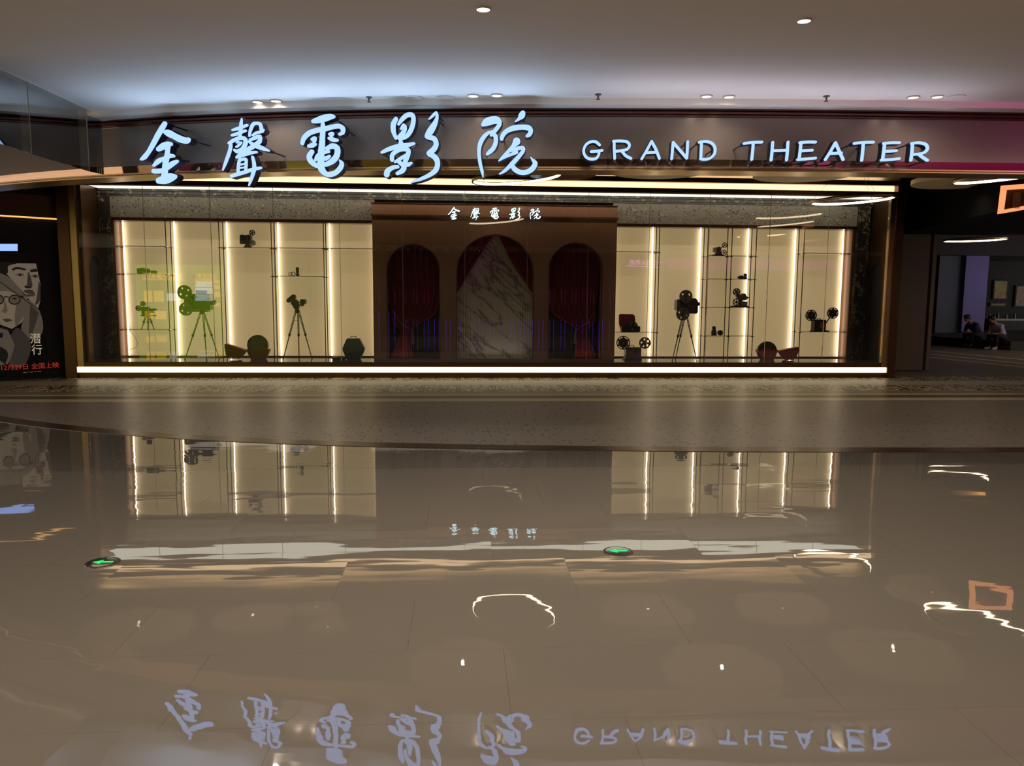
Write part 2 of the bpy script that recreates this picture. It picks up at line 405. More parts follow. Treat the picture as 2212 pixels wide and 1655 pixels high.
# side returns with an arched opening
def arch(x0, x1, z0, ztop, n=24):
    r = (x1-x0)/2; cx = (x0+x1)/2
    return [(x0, z0), (x1, z0)]+[(cx+r*cos(t), ztop-r+r*sin(t)) for t in [PI*i/n for i in range(n+1)]]
for X, sgn in ((-6.87, -1), (8.27, 1)):
    G().ext([[(14.8, .30), (15.52, .30), (15.52, 3.52), (14.8, 3.52)], arch(14.98, 15.42, .31, 2.25)[::-1]], (X, 0, 0), (0, 1, 0), (0, 0, 1), (sgn, 0, 0), .03).build('side_panel', M['bronze'], dc)
    G().box(min(X+sgn*.04, X+sgn*.3), max(X+sgn*.04, X+sgn*.3), 14.85, 15.5, .3, 2.5).build('side_recess', M['black'], dc)
# cove above the header
struct(G().box(CL, CR, YF+.2, YF+.25, 3.79, 4.05).build('wall_cove', M['cream']))
lamp('cove_tube', 'AREA', (.6, YF+.10, 3.82), (radians(140), 0, 0), 16, (1, .80, .56), 15, .05)
lamp('case_fill_wash', 'AREA', (.6, YF+.10, 3.49), (radians(48), 0, 0), 26, (1, .84, .66), 14.6, .04)  # unseen strip lamp added to brighten the portal and exhibits

# marble surround
ms = thing('marble_surround', 'black marble surround with pale veins framing the display', 'surround', (.6, 15.5, .3))
def mould(g, x0, x1, z0, z1, vert):
    y = 15.44
    if vert: g.box(x0, x1, y+.02, 15.53, z0, z1); w_ = (x1-x0); g.box(x0, x0+w_*.2, y, y+.03, z0, z1); g.box(x0+w_*.3, x0+w_*.7, y-.01, y+.03, z0, z1)
    else: g.box(x0, x1, y+.02, 15.53, z0, z1); h = z1-z0; g.box(x0, x1, y-.02, y+.03, z1-h*.3, z1); g.box(x0, x1, y-.005, y+.03, z0+h*.25, z0+h*.6)
    return g
mould(G(), -6.86, 8.26, 3.385, 3.518, False).build('top_moulding', M['bmarble'], ms)
mould(G(), -6.86, -6.66, .302, 3.384, True).build('side_moulding', M['bmarble'], ms)
mould(G(), 7.96, 8.22, .302, 3.384, True).build('side_moulding', M['bmarble'], ms)
PL, PR = -1.69, 2.98
struct(G().box(-6.655, PL, 15.47, 15.6, 2.99, 3.38).build('wall_terrazzo_left', M['twall']), 'grey terrazzo band above the left niche', 'wall panel')
struct(G().box(PR, 7.955, 15.47, 15.6, 2.99, 3.38).build('wall_terrazzo_right', M['twall']), 'grey terrazzo band above the right niche', 'wall panel')

# ------------------------------------------------------------------ lit niches, poles, shelves
YB = 15.86; YP1 = 15.55; YP2 = 15.81
def niche(name, x0, x1, label, outer):
    t = thing(name, label, 'niche', ((x0+x1)/2, YB, .3))
    G().box(x0, x1, YB, YB+.02, .30, 2.95).build('back_panel', M['back'], t)
    G().box(x0, x1, 15.5, YB, 2.94, 2.98).build('head', M['bronze_dark'], t)
    G().box(x0, x1, 15.47, 15.5, 2.93, 2.988).build('head_trim', M['pole'], t)
    if outer == 'L': G().box(x0-.03, x0, 15.55, YB+.02, .30, 2.94).box(x0-.04, x0+.0, 15.53, 15.56, .3, 2.94).build('jamb', M['jamb'], t)
    else: G().box(x1, x1+.03, 15.55, YB+.02, .30, 2.94).box(x1, x1+.04, 15.53, 15.56, .3, 2.94).build('jamb', M['jamb'], t)
    G().box(x0, x1, YB-.02, YB, .30, .325).build('skirting', M['pole'], t)
    return t
nl = niche('display_niche', -6.62, PL, 'backlit cream niche left of the arched portal', 'L')
nr = niche('display_niche', PR, 7.90, 'backlit cream niche right of the arched portal', 'R')
polesL = [aty(p, 480, YP1).x for p in (356.5, 472, 585, 698)]
polesR = [aty(p, 490, YP1).x for p in (1425.5, 1530.6, 1582.6, 1635.4, 1739)]
def led(x, par):
    G().box(x-.010, x+.010, YB-.055, YB-.042, .33, 2.93).build('led_strip', M['niche_led'], par)
for p in [-6.57]+[q+.075 for q in polesL]+[PL-.02]: led(p, nl)
for p in [PR+.03]+[polesR[i]-.075 for i in (0, 1, 3, 4)]+[7.85]: led(p, nr)
def poles(xs, label):
    t = thing('shelving_frame', label, 'shelving', (sum(xs)/len(xs), 15.7, .3))
    for x in xs:
        for y in (YP1, YP2):
            G().cyl((x, y, .30), (x, y, 2.94), .009, n=10).build('pole', M['pole'], t)
    return t
fl = poles(polesL, 'slender bronze shelf poles in pairs in the left niche')
fr = poles(polesR, 'slender bronze shelf poles in pairs in the right niche')
def shelf(x0, x1, z, label, grp):
    t = thing('glass_shelf', label, 'shelf', ((x0+x1)/2, 15.68, z), grp)
    G().box(x0, x1, YP1-.02, YP2+.03, z-.005, z+.005).build('glass_plate', M['shelfglass'], t)
    for x in (x0, x1):
        for y in (YP1, YP2): G().cyl((x-.035, y, z-.012), (x+.035, y, z-.012), .006, n=8).build('shelf_clip', M['pole'], t)
    return t
zl = [aty(300, y, YP1).z for y in (532, 592, 712)]
a, b, c, d = polesL
for z, s in zip(zl, ('highest', 'middle', 'lowest')): shelf(-6.6, a, z, f'{s} glass shelf in the far left bay of the left niche', 'glass shelves in the left niche')
shelf(b, c, aty(530, 535, YP1).z, 'glass shelf under the small lamp-house projector', 'glass shelves in the left niche')
shelf(c, d, aty(640, 536, YP1).z, 'upper empty glass shelf above the tripod film camera', 'glass shelves in the left niche')
shelf(c, d, aty(640, 597, YP1).z, 'glass shelf carrying a lens and a ring above the tripod camera', 'glass shelves in the left niche')
shelf(d, PL-.02, aty(760, 537, YP1).z, 'empty glass shelf beside the portal above the navy case', 'glass shelves in the left niche')
a, b, c, d, e = polesR
shelf(PR+.02, a, aty(1380, 544, YP1).z, 'empty upper glass shelf just right of the portal', 'glass shelves in the right niche')
shelf(PR+.02, a, aty(1380, 718, YP1).z, 'glass shelf under the open maroon camera bag', 'glass shelves in the right niche')
for y, s in ((553, 'top'), (603, 'second'), (664, 'third'), (726, 'lowest')):
    shelf(b, c-.0, aty(1580, y, YP1).z, f'{s} glass shelf in the left column of the narrow double bay', 'glass shelves in the right niche')
    shelf(c, d, aty(1580, y, YP1).z+.001, f'{s} glass shelf in the right column of the narrow double bay', 'glass shelves in the right niche')
shelf(e, 7.86, aty(1780, 547, YP1).z, 'empty upper glass shelf in the far right bay', 'glass shelves in the right niche')
shelf(e, 7.86, aty(1780, 717, YP1).z, 'glass shelf under the two-reel projector at far right', 'glass shelves in the right niche')

# ------------------------------------------------------------------ arched portal
YP = 15.05
pt = thing('arched_portal', 'dark brown portal with three arches and a small lit sign', 'portal', ((PL+PR)/2, YP, .3))
AR = []
for x0, x1, top in ((837, 949, 529), (987.5, 1150.7, 508), (1186, 1298, 526)):
    AR.append((aty(x0, 680, YP).x, aty(x1, 680, YP).x, aty((x0+x1)/2, top, YP).z))
G().ext([[(PL, .302), (PR, .302), (PR, 3.03), (PL, 3.03)]]+[arch(x0, x1, .33, zt)[::-1] for x0, x1, zt in AR], (0, YP, 0), (1, 0, 0), (0, 0, 1), (0, 1, 0), .16).build('front_panel', M['portal'], pt)
G().box(PL, PR, YP+.0, YP+.3, 3.06, 3.27).build('cornice_panel', M['portal'], pt)
G().box(PL-.02, PR+.02, YP-.035, YP+.3, 3.03, 3.06).build('cornice_trim', M['portal_trim'], pt)
G().box(PL-.02, PR+.02, YP-.02, YP+.42, 3.27, 3.285).build('top_trim', M['portal_trim'], pt)
for x in (PL, PR-.03): G().box(x, x+.03, YP+.165, 15.84, .302, 3.02).build('side_panel', M['portal'], pt)
G().box(PL+.04, PR-.04, 15.62, 15.66, .302, 3.0).build('back_panel', mat('dark_umber_backing', (30, 20, 17), .6), pt)
for x0, x1, zt in AR:
    o = arch(x0-.018, x1+.018, .33, zt+.018); i_ = arch(x0, x1, .331, zt)
    G().ext([o, i_[::-1]], (0, YP-.012, 0), (1, 0, 0), (0, 0, 1), (0, 1, 0), .02).build('arch_trim', M['bronze'], pt)
# unseen area lamps added at the arch feet to brighten curtains and slab
for x0, x1, zt in AR: lamp('arch_fill', 'AREA', ((x0+x1)/2, 15.24, .32), (radians(200), 0, 0), .5, (1, .86, .72), (x1-x0)*.8, .04)
# marble slab behind the middle arch
x0, x1, zt = AR[1]
ng = G()
nfl = 34
for i in range(nfl):
    xa = x0-.08+(x1-x0+.16)*i/nfl; xb = x0-.08+(x1-x0+.16)*(i+1)/nfl; mN = 5
    vs = []
    for k in range(mN+1):
        u = k/mN; vs += [(xa+(xb-xa)*u, 15.42-.012*sin(PI*u), .305), (xa+(xb-xa)*u, 15.42-.012*sin(PI*u), zt+.02)]
    ng.add(vs, [(2*k, 2*k+2, 2*k+3, 2*k+1) for k in range(mN)], True)
ng.box(x0-.08, x1+.08, 15.425, 15.46, .305, zt+.02)
tag(ng.build('marble_slab', M['wmarble']), 'tall pale grey fluted marble slab behind the middle arch', 'marble slab')
def curtain(left, right, z0, z1, folds, y, label, name='curtain', amp=.03, n=90, m=40):
    g = G(); vs = []
    for j in range(m+1):
        t = j/m; z = z1+(z0-z1)*t; l, r = left(t), right(t)
        k = min(1, (r-l)/abs(right(0)-left(0)+1e-6)+.25)
        for i in range(n+1):
            s = i/n; vs.append((l+(r-l)*s, y+amp*sin(s*folds*2*PI+.6*sin(3*s+t))+amp*.35*sin(s*folds*4.3*PI+1), z))
    fs = [(j*(n+1)+i, j*(n+1)+i+1, (j+1)*(n+1)+i+1, (j+1)*(n+1)+i) for j in range(m) for i in range(n)]
    g.add(vs, fs, True)
    t = thing(name, label, 'curtain', ((left(0)+right(0))/2, y, z0))
    o = g.build('drape', M['velvet'], t); md = o.modifiers.new('s', 'SOLIDIFY'); md.thickness = .006
    return t
def piece(pts):
    ts = [p[0] for p in pts]; vs = [p[1] for p in pts]
    def f(t):
        for k in range(len(ts)-1):
            if t <= ts[k+1]:
                u = (t-ts[k])/(ts[k+1]-ts[k]); u = u*u*(3-2*u) if len(ts) > 3 else u; return vs[k]+(vs[k+1]-vs[k])*u
        return vs[-1]
    return f
tie = mat('grey_tie_rope', (120, 96, 84), .6)
for (x0, x1, zt), sg, lb in ((AR[0], 1, 'crimson velvet curtain tied back to the left in the left arch'), (AR[2], -1, 'crimson velvet curtain tied back to the right in the right arch')):
    a, b = (x0, x1) if sg > 0 else (x1, x0); w_ = b-a
    A = piece([(0, a-.05*sg), (.68, a+.06*w_), (.75, a+.22*w_), (1, a+.03*w_)]); B = piece([(0, b+.06*sg), (.40, b+.04*sg), (.58, b-.05*w_), (.75, a+.44*w_), (.82, a+.42*w_), (1, a+.46*w_)])
    c_ = curtain(A if sg > 0 else B, B if sg > 0 else A, .305, zt+.05, 9, 15.36, lb)
    zt2 = .305+(zt+.05-.305)*.25
    G().path([(a+.08*w_, 15.33, zt2+.36), (a+.22*w_, 15.30, zt2+.16), (a+.44*w_, 15.29, zt2+.01)], .010).build('tie_rope', tie, c_)
    G().cyl((a+.45*w_, 15.29, zt2), (a+.46*w_, 15.29, zt2-.09), .018, .026, n=10).cyl((a+.46*w_, 15.29, zt2-.09), (a+.46*w_, 15.29, zt2-.26), .026, .034, n=10).build('tassel', tie, c_)
x0, x1, zt = AR[1]; zs = aty(990, 632, YP).z; xm = (x0+x1)/2
A = lambda t: x0-.06
B = piece([(0, xm-.02), (.5, (xm+x0)/2-.03), (1, x0+.0)])
curtain(A, B, zs, zt+.04, 4, 15.30, 'crimson swag drawn to the left across the middle arch', amp=.02)
C_ = piece([(0, xm+.06), (.5, (xm+x1)/2-.02), (1, x1+.0)]); D_ = lambda t: x1+.06
curtain(C_, D_, zs, zt+.04, 4, 15.27, 'crimson swag drawn to the right across the middle arch', amp=.02)

# ------------------------------------------------------------------ sign characters (brush strokes: u, v, half width)
JIN = [[(345,215,22),(320,255,26),(270,340,26),(225,425,24),(180,500,20),(140,550,22),(108,572,10)],
 [(345,300,16),(380,310,34),(440,340,32),(500,370,34),(560,385,30),(580,375,22)],
 [(280,470,22),(330,440,32),(380,420,26),(405,418,18)], [(380,420,24),(372,480,22),(366,540,26),(350,620,28),(345,700,30),(340,750,34)],
 [(235,632,12),(280,590,22),(340,560,16),(400,535,20),(432,538,14)], [(235,690,22),(290,688,22),(350,668,20),(420,615,24),(468,590,14)],
 [(285,785,30),(340,775,42),(400,752,42),(445,742,22)]]
SHENG = [[(1112,165,5),(1106,210,14),(1102,260,16),(1096,320,14),(1085,362,12)], [(1020,280,10),(1060,268,14),(1120,248,14),(1165,230,12)],
 [(1015,332,11),(1060,318,14),(1110,298,14),(1150,285,11)], [(985,410,13),(1030,382,16),(1090,360,18),(1135,362,20),(1152,395,20),(1138,440,20),(1105,480,20),(1062,492,18),(1040,478,12)],
 [(1000,410,16),(1000,450,16),(985,510,16),(965,565,15),(945,620,12),(922,678,5)], [(1058,448,9),(1085,428,10),(1108,402,9)], [(1062,405,8),(1080,395,8)],
 [(1188,338,9),(1198,280,14),(1225,222,16),(1255,212,14),(1292,218,17),(1306,255,17),(1312,292,16),(1330,275,8)], [(1220,332,9),(1255,308,12),(1300,298,12)],
 [(1195,378,12),(1250,355,16),(1292,342,16),(1290,390,20),(1240,432,22),(1170,475,20),(1110,512,16),(1065,548,12)], [(1185,395,12),(1240,432,20),(1310,458,22),(1380,484,10)],
 [(1060,552,10),(1120,530,15),(1190,508,16),(1258,498,11)], [(1095,560,10),(1082,610,14),(1075,690,14)], [(1100,578,12),(1150,568,13),(1155,620,13),(1150,690,12)],
 [(1095,625,8),(1145,615,8)], [(1098,658,7),(1145,650,7)], [(1008,738,16),(1080,716,18),(1150,696,16),(1220,672,16),(1302,655,12)],
 [(1220,548,12),(1232,600,16),(1236,660,18),(1222,720,16),(1202,780,12),(1182,834,4)]]
DIAN = [[(1825,192,20),(1880,178,30),(1940,160,33),(2000,145,26),(2028,145,16)], [(1715,412,18),(1730,362,22),(1780,312,24),(1850,285,24),(1930,270,24),(2010,250,22),(2080,240,22),(2118,262,24),(2118,305,18),(2085,322,12)],
 [(1920,215,18),(1920,280,24),(1915,360,26),(1910,440,30),(1902,520,32),(1900,600,34),(1905,660,34),(1940,710,26),(1990,722,26),(2050,702,24),(2098,650,24),(2108,610,20),(2088,580,7)],
 [(1812,372,14),(1840,362,20),(1832,400,15)], [(1780,440,16),(1815,432,22),(1848,420,12)], [(1988,322,14),(2015,315,18),(2000,348,11)], [(1982,362,14),(2020,375,22),(2062,380,15)],
 [(1812,495,22),(1785,540,26),(1800,590,26),(1850,630,24),(1890,640,22)], [(1960,462,18),(2020,438,26),(2062,460,28),(2062,525,28),(2025,580,28),(1960,618,22),(1900,625,20)],
 [(1845,580,12),(1868,535,17),(1920,505,18),(1978,492,14)], [(1880,560,16),(1950,562,20),(1985,540,14)]]
YING = [[(438,168,20),(412,220,25),(412,290,23),(435,358,16)], [(462,222,12),(500,170,20),(550,130,22),(600,130,22),(612,180,22),(598,250,22),(570,308,22),(530,350,18),(470,368,14)],
 [(488,268,10),(515,235,20),(530,262,16),(505,312,22),(465,352,20)], [(485,380,14),(488,420,26),(500,450,32)], [(295,502,12),(350,476,19),(420,452,22),(500,438,26),(560,428,20),(618,412,12)],
 [(398,575,20),(400,530,20),(440,490,20),(500,470,20),(558,478,22),(555,530,22),(530,590,22)], [(428,598,11),(480,565,16),(540,530,16)], [(470,600,20),(518,640,24),(500,685,24),(450,712,16)],
 [(345,722,28),(352,690,26),(400,655,20),(455,645,16)], [(505,628,22),(560,622,20),(592,606,10)],
 [(765,172,5),(800,140,12),(840,105,12),(846,155,15),(822,220,26),(780,290,34),(745,342,22),(770,352,22),(820,368,26),(838,420,24),(815,470,26),(768,512,26),(790,526,26),(835,560,28),(852,615,25),(832,680,24),(770,728,20),(690,765,16),(630,785,11),(590,802,4)]]
YUAN = [[(1300,228,15),(1340,200,38),(1400,182,38),(1450,182,34),(1470,215,22),(1445,260,20),(1410,300,20),(1385,330,14)], [(1390,300,18),(1428,340,22),(1432,400,22),(1408,460,22),(1370,498,20),(1345,520,13)],
 [(1365,300,14),(1320,340,20),(1282,400,22),(1266,470,19),(1268,550,18),(1280,630,17),(1296,690,16),(1305,748,5)], [(1702,112,26),(1690,135,32),(1665,165,16),(1625,196,5)],
 [(1490,368,18),(1502,330,22),(1542,288,22),(1610,260,26),(1690,250,24),(1755,256,26),(1782,282,22),(1768,322,22),(1740,340,12)], [(1640,392,38),(1605,440,20),(1550,500,17),(1500,555,16),(1462,586,5)],
 [(1580,490,9),(1640,466,18),(1700,456,18),(1706,485,18),(1660,545,20),(1605,605,22),(1560,650,18),(1515,690,14),(1470,717,6)], [(1470,580,5),(1550,538,12),(1640,500,16)],
 [(1590,612,18),(1612,660,24),(1670,698,24),(1740,698,24),(1798,662,26),(1825,610,24),(1798,575,12),(1780,550,5)]]
def z2(st, ox, sc=4.608, oy=220): return [[(ox+u/sc, oy+v/sc, r/sc) for u, v, r in s] for s in st]
def catmull(pts, step):
    P = [np.array(p, float) for p in pts]; P = [2*P[0]-P[1]]+P+[2*P[-1]-P[-2]]; out = []
    for i in range(1, len(P)-2):
        L = np.linalg.norm(P[i+1][:2]-P[i][:2]); n = max(2, int(L/step))
        for k in range(n):
            t = k/n
            out.append(.5*((2*P[i])+(-P[i-1]+P[i+1])*t+(2*P[i-1]-5*P[i]+4*P[i+1]-P[i+2])*t*t+(-P[i-1]+3*P[i]-3*P[i+1]+P[i+2])*t**3))
    out.append(P[-2]); return out
def stroke_g(strokes, O, U, V, W, d0, d1, grow=0., step=.016):
    """strokes in plane metres -> solid between depths d0 (front) and d1 (back) along -W"""
    g = G(); O = Vector(O)
    def at(x, y, d): return O+U*x+V*y-W*d
    for s in strokes:
        pts = catmull(s, step)
        for k, p in enumerate(pts):
            r = max(.002, p[2]+grow); n = 16
            c0 = [at(p[0]+r*cos(2*PI*i/n), p[1]+r*sin(2*PI*i/n), d0) for i in range(n)]
            c1 = [at(p[0]+r*cos(2*PI*i/n), p[1]+r*sin(2*PI*i/n), d1) for i in range(n)]
            g.add(c0+c1, [tuple(range(n)), tuple(reversed(range(n, 2*n)))]+[(i, n+i, n+(i+1) % n, (i+1) % n) for i in range(n)])
            if k:
                q = pts[k-1]; dx, dy = p[0]-q[0], p[1]-q[1]; L = sqrt(dx*dx+dy*dy) or 1; nx, ny = -dy/L, dx/L
                r0 = max(.002, q[2]+grow)
                c = [(q[0]+nx*r0, q[1]+ny*r0), (q[0]-nx*r0, q[1]-ny*r0), (p[0]-nx*r, p[1]-ny*r), (p[0]+nx*r, p[1]+ny*r)]
                v = [at(x, y, d0) for x, y in c]+[at(x, y, d1) for x, y in c]
                g.add(v, [(0, 1, 2, 3), (7, 6, 5, 4), (0, 4, 5, 1), (2, 6, 7, 3)])
    return g
UP = Vector((0, 0, 1))
def cuts(l, c): b = [0, *c, len(l)]; return [l[i:j] for i, j in zip(b[:-1], b[1:])]
def sign_char(name, strokes_px, label, off=.36, depth=.11, group=None, pegs=2, cut=()):
    us = [p[0] for s in strokes_px for p in s]; vs = [p[1] for s in strokes_px for p in s]
    cx, cyy = (min(us)+max(us))/2, (min(vs)+max(vs))/2
    x = 0.
    d = ray(cx, cyy)
    x = d.x/d.y*7.8
    for _ in range(12): x = d.x/d.y*(Vector(cpt(x, off, 0)).y)
    nn = cn(x); P = Vector(cpt(x, off, 0)); U = Vector((-nn.y, nn.x, 0)); 
    if U.x < 0: U = -U
    C = atplane(cx, cyy, P, nn)
    loc = []
    for s in strokes_px:
        l = []
        for u, v, r in s:
            q = atplane(u, v, P, nn)-C; q2 = atplane(u, v+r, P, nn)-C
            l.append((q.dot(U), q.z, abs(q2.z-q.z)))
        loc.append(l)
    zb = C.z+min(p[1] for l in loc for p in l)
    t = thing(name, label, 'sign letter', (C.x, C.y, zb), group)
    for part in cuts(loc, cut):
        stroke_g(part, C, U, UP, nn, 0, .018).build('lit_face', M['face'], t)
        stroke_g(part, C, U, UP, nn, .019, depth, grow=.006).build('metal_return', M['ret'], t)
    allp = [p for l in loc for p in l]
    top = [p for p in allp if 2.86 < C.z+p[1] < 3.34] or allp
    ps = sorted(top, key=lambda p: p[0]); pick = [ps[0], ps[-1]] if pegs == 2 else [ps[0], ps[len(ps)//2], ps[-1], max(top, key=lambda p: p[1])]
    if pegs == 4: lamp('sign_glow_fill', 'AREA', C+nn*.12+Vector((0, 0, -.26)), (PI, 0, 0), 5, (.42, .64, 1), .5, .08)  # unseen upward lamp added to carry the characters' glow onto the ceiling
    for a, b, r in pick:
        q = C+U*a+UP*b-nn*depth
        G().cyl(q, q-nn*(off-depth-.004), .008, n=8).build('standoff', M['ret'], t)
    return loc
CH5 = [('JIN', z2(JIN, 280), 'first large calligraphic character 金, far left of the lit sign'), ('S', z2(SHENG, 280), 'second large calligraphic character 聲 with many fine strokes'),
       ('D', z2(DIAN, 280), 'third large calligraphic character 電 with rounded hooks'), ('Y', z2(YING, 760), 'fourth large calligraphic character 影 with a long wavy right stroke'),
       ('Y2', z2(YUAN, 760), 'fifth large calligraphic character 院, nearest the latin letters')]
CUT = {'Y': (10,), 'Y2': (3, 4, 5)}
locs = [sign_char('sign_character', s, lb, group='large lit characters on the fascia', pegs=4, cut=CUT.get(nm, ())) for nm, s, lb in CH5]
w_ = 13; 
def L4(*ss): return [[(1200+u/4.608, 220+v/4.608, w_/4.608) for u, v in s] for s in ss]
def L5(*ss): return [[(1640+u/3.867, 180+v/3.867, 11/3.867) for u, v in s] for s in ss]
LAT = [('G of GRAND, first latin letter', L4([(440,428),(400,396),(350,396),(302,428),(280,488),(302,545),(350,568),(408,560),(432,520),(434,492)], [(355,493),(410,490),(465,482)])),
 ('R of GRAND', L4([(585,390),(586,470),(590,562)], [(578,390),(650,388),(712,396),(738,430),(716,470),(650,485),(598,490)], [(662,490),(702,536),(752,562)])),
 ('A of GRAND', L4([(860,565),(910,480),(957,392)], [(957,392),(1000,470),(1036,562)], [(905,505),(1004,500)])),
 ('N of GRAND', L4([(1158,565),(1166,480),(1172,402)], [(1172,402),(1240,480),(1308,560)], [(1308,560),(1314,475),(1317,395)])),
 ('D of GRAND', L4([(1455,400),(1452,480),(1448,560)], [(1433,400),(1500,392),(1560,412),(1590,460),(1582,520),(1540,560),(1480,572),(1446,565)])),
 ('T that begins THEATER', L4([(1880,412),(1970,402),(2056,400)], [(1972,405),(1965,490),(1956,572)])),
 ('H of THEATER', L5([(115,492),(110,566),(102,640)], [(243,490),(238,566),(231,640)], [(110,562),(240,558)])),
 ('first E of THEATER', L5([(352,495),(345,565),(336,632)], [(343,494),(410,489),(472,490)], [(345,563),(445,558)], [(324,636),(400,630),(472,624)])),
 ('A of THEATER', L5([(556,636),(600,566),(640,494)], [(640,494),(672,566),(704,636)], [(596,585),(688,581)])),
 ('second T of THEATER, between A and E', L5([(798,500),(870,493),(956,491)], [(874,495),(868,566),(860,642)]),),
 ('second E of THEATER, before the final R', L5([(1052,500),(1044,570),(1034,640)], [(1044,500),(1110,495),(1174,495)], [(1044,568),(1148,562)], [(1024,640),(1100,636),(1172,628)])),
 ('final R of THEATER, last letter at right', L5([(1285,500),(1280,570),(1271,642)], [(1278,500),(1340,495),(1396,510),(1410,545),(1382,578),(1330,590),(1288,592)], [(1335,590),(1368,616),(1408,642)]))]
for lb, s in LAT: sign_char('sign_letter', s, 'small lit white-blue letter '+lb, off=.36, depth=.09, group='latin letters on the fascia')
P_ = Vector(cpt(3.0, .48, 2.86)); lamp('sign_glow_fill', 'AREA', P_, (PI, 0, 0), 9, (.72, .76, 1), 3.4, .05)  # one more added glow lamp, for the latin letters
# the same five characters on the portal cornice
boxes = [(150, 410, 150, 412), (597, 817, 150, 435), (985, 1190, 165, 405), (1372, 1610, 160, 430), (1782, 2020, 175, 415)]
for (nm, s, lb), (u0, u1, v0, v1), l, w2 in zip(CH5, boxes, locs, ('金, first', '聲, second', '電, middle', '影, fourth', '院, last')):
    A = aty(950+u0/9.217, 430+v1/9.217, YP-.06); B = aty(950+u1/9.217, 430+v0/9.217, YP-.06)
    xs_ = [p[0] for q in l for p in q]; ys_ = [p[1] for q in l for p in q]
    sx = (B.x-A.x)/(max(xs_)-min(xs_)+.09); sy = (B.z-A.z)/(max(ys_)-min(ys_)+.09)
    C = Vector(((A.x+B.x)/2, YP-.06, (A.z+B.z)/2)); mx, my = (max(xs_)+min(xs_))/2, (max(ys_)+min(ys_))/2
    l2 = [[((x-mx)*sx, (y-my)*sy, r*(sx+sy)/2) for x, y, r in q] for q in l]
    t = thing('portal_character', f'small glowing white character {w2} of five on the portal cornice', 'sign letter', (C.x, C.y, A.z), 'small lit characters on the portal')
    k = CUT.get(nm, ())
    for part in cuts(l2, k):
        stroke_g(part, C, Vector((1, 0, 0)), UP, Vector((0, -1, 0)), 0, .015, step=.008).build('lit_face', M['sface'], t)
        stroke_g(part, C, Vector((1, 0, 0)), UP, Vector((0, -1, 0)), .016, .059, grow=.002, step=.008).build('metal_return', M['ret'], t)

# ------------------------------------------------------------------ ceiling fittings
def downlight(px, py, lb, r=.062, grp='downlights in the hall ceiling'):
    p = atz(px, py, 3.478); t = thing('downlight', lb, 'ceiling light', (p.x, p.y, 3.478-.012), grp)
    g = G(); n = 28
    o = circ(p.x, p.y, r*1.22, n); i_ = circ(p.x, p.y, r, n)
    g.ext([o, i_[::-1]], (0, 0, 3.466), (1, 0, 0), (0, 1, 0), (0, 0, 1), .012); g.build('trim_ring', mat('white_trim', (200, 190, 176), .5) if 'wt' not in M else M['wt'], t)
    G().cyl((p.x, p.y, 3.471), (p.x, p.y, 3.476), r, n=28).build('lens', M['downlight'], t)
    return p
M['lips'] = mat('lips', (120, 60, 56), .5)
M['wt'] = mat('white_trim', (200, 190, 176), .5)
for px, py, lb in [(1044, 18, 'large round downlight near the top edge, middle'), (1737, 43, 'large round downlight near the top edge, right')]:
    p = downlight(px, py, lb, .045)
    lamp('downlight_bulb', 'SPOT', (p.x, p.y, 3.45), (0, 0, 0), 60, (1, .9, .75), .04, spot_size=1.6, spot_blend=.8)
prs = [((556, 219), (596, 217), 'above the second character'), ((1022, 206), (1073, 205), 'above the fifth character'), ((1526, 207), (1575, 208), 'above the D'), ((1973, 209), (2025, 208), 'above the final R')]
for a, b, lb in prs:
    pa = downlight(*a, 'left one of the pair of downlights at the ceiling edge '+lb, .048); pb = downlight(*b, 'right one of the pair of downlights at the ceiling edge '+lb, .048)
    for q in (pa, pb): lamp('downlight_bulb', 'SPOT', (q.x, q.y-.02, 3.462), (0, 0, 0), 15, (1, .90, .78), .03, spot_size=2.7, spot_blend=1.)
for px, py, lb in [(325, 239, 'above the first character'), (797, 214, 'above the gap between third and fourth character'), (1292, 208, 'above the G'), (1785, 212, 'above the second A')]:
    p = atz(px, py, 3.46); t = thing('sprinkler', 'small ceiling sprinkler '+lb, 'sprinkler', (p.x, p.y, 3.43), 'sprinklers at the ceiling edge')
    G().cyl((p.x, p.y, 3.472), (p.x, p.y, 3.48), .03, n=16).cyl((p.x, p.y, 3.445), (p.x, p.y, 3.475), .009, n=8).build('stem', M['steel'], t)
    g = G().cyl((p.x, p.y, 3.43), (p.x, p.y, 3.433), .018, n=12)
    for k in range(4): g.cyl((p.x+.016*cos(k*PI/2), p.y+.016*sin(k*PI/2), 3.432), (p.x, p.y, 3.455), .002, n=5)
    g.build('deflector', M['steel'], t)
for px, lb in ((893, 'left'), (962, 'right'), (2065, 'rightmost')):
    p = atz(px, 211 if px < 2000 else 209, 3.478)
    tag(G().cyl((p.x, p.y, 3.47), (p.x, p.y, 3.479), .085, n=32).build('ceiling_speaker', M['plaster']), f'faint round flush ceiling speaker, {lb} of the blank discs at the ceiling edge', 'speaker', 'flush ceiling speakers')
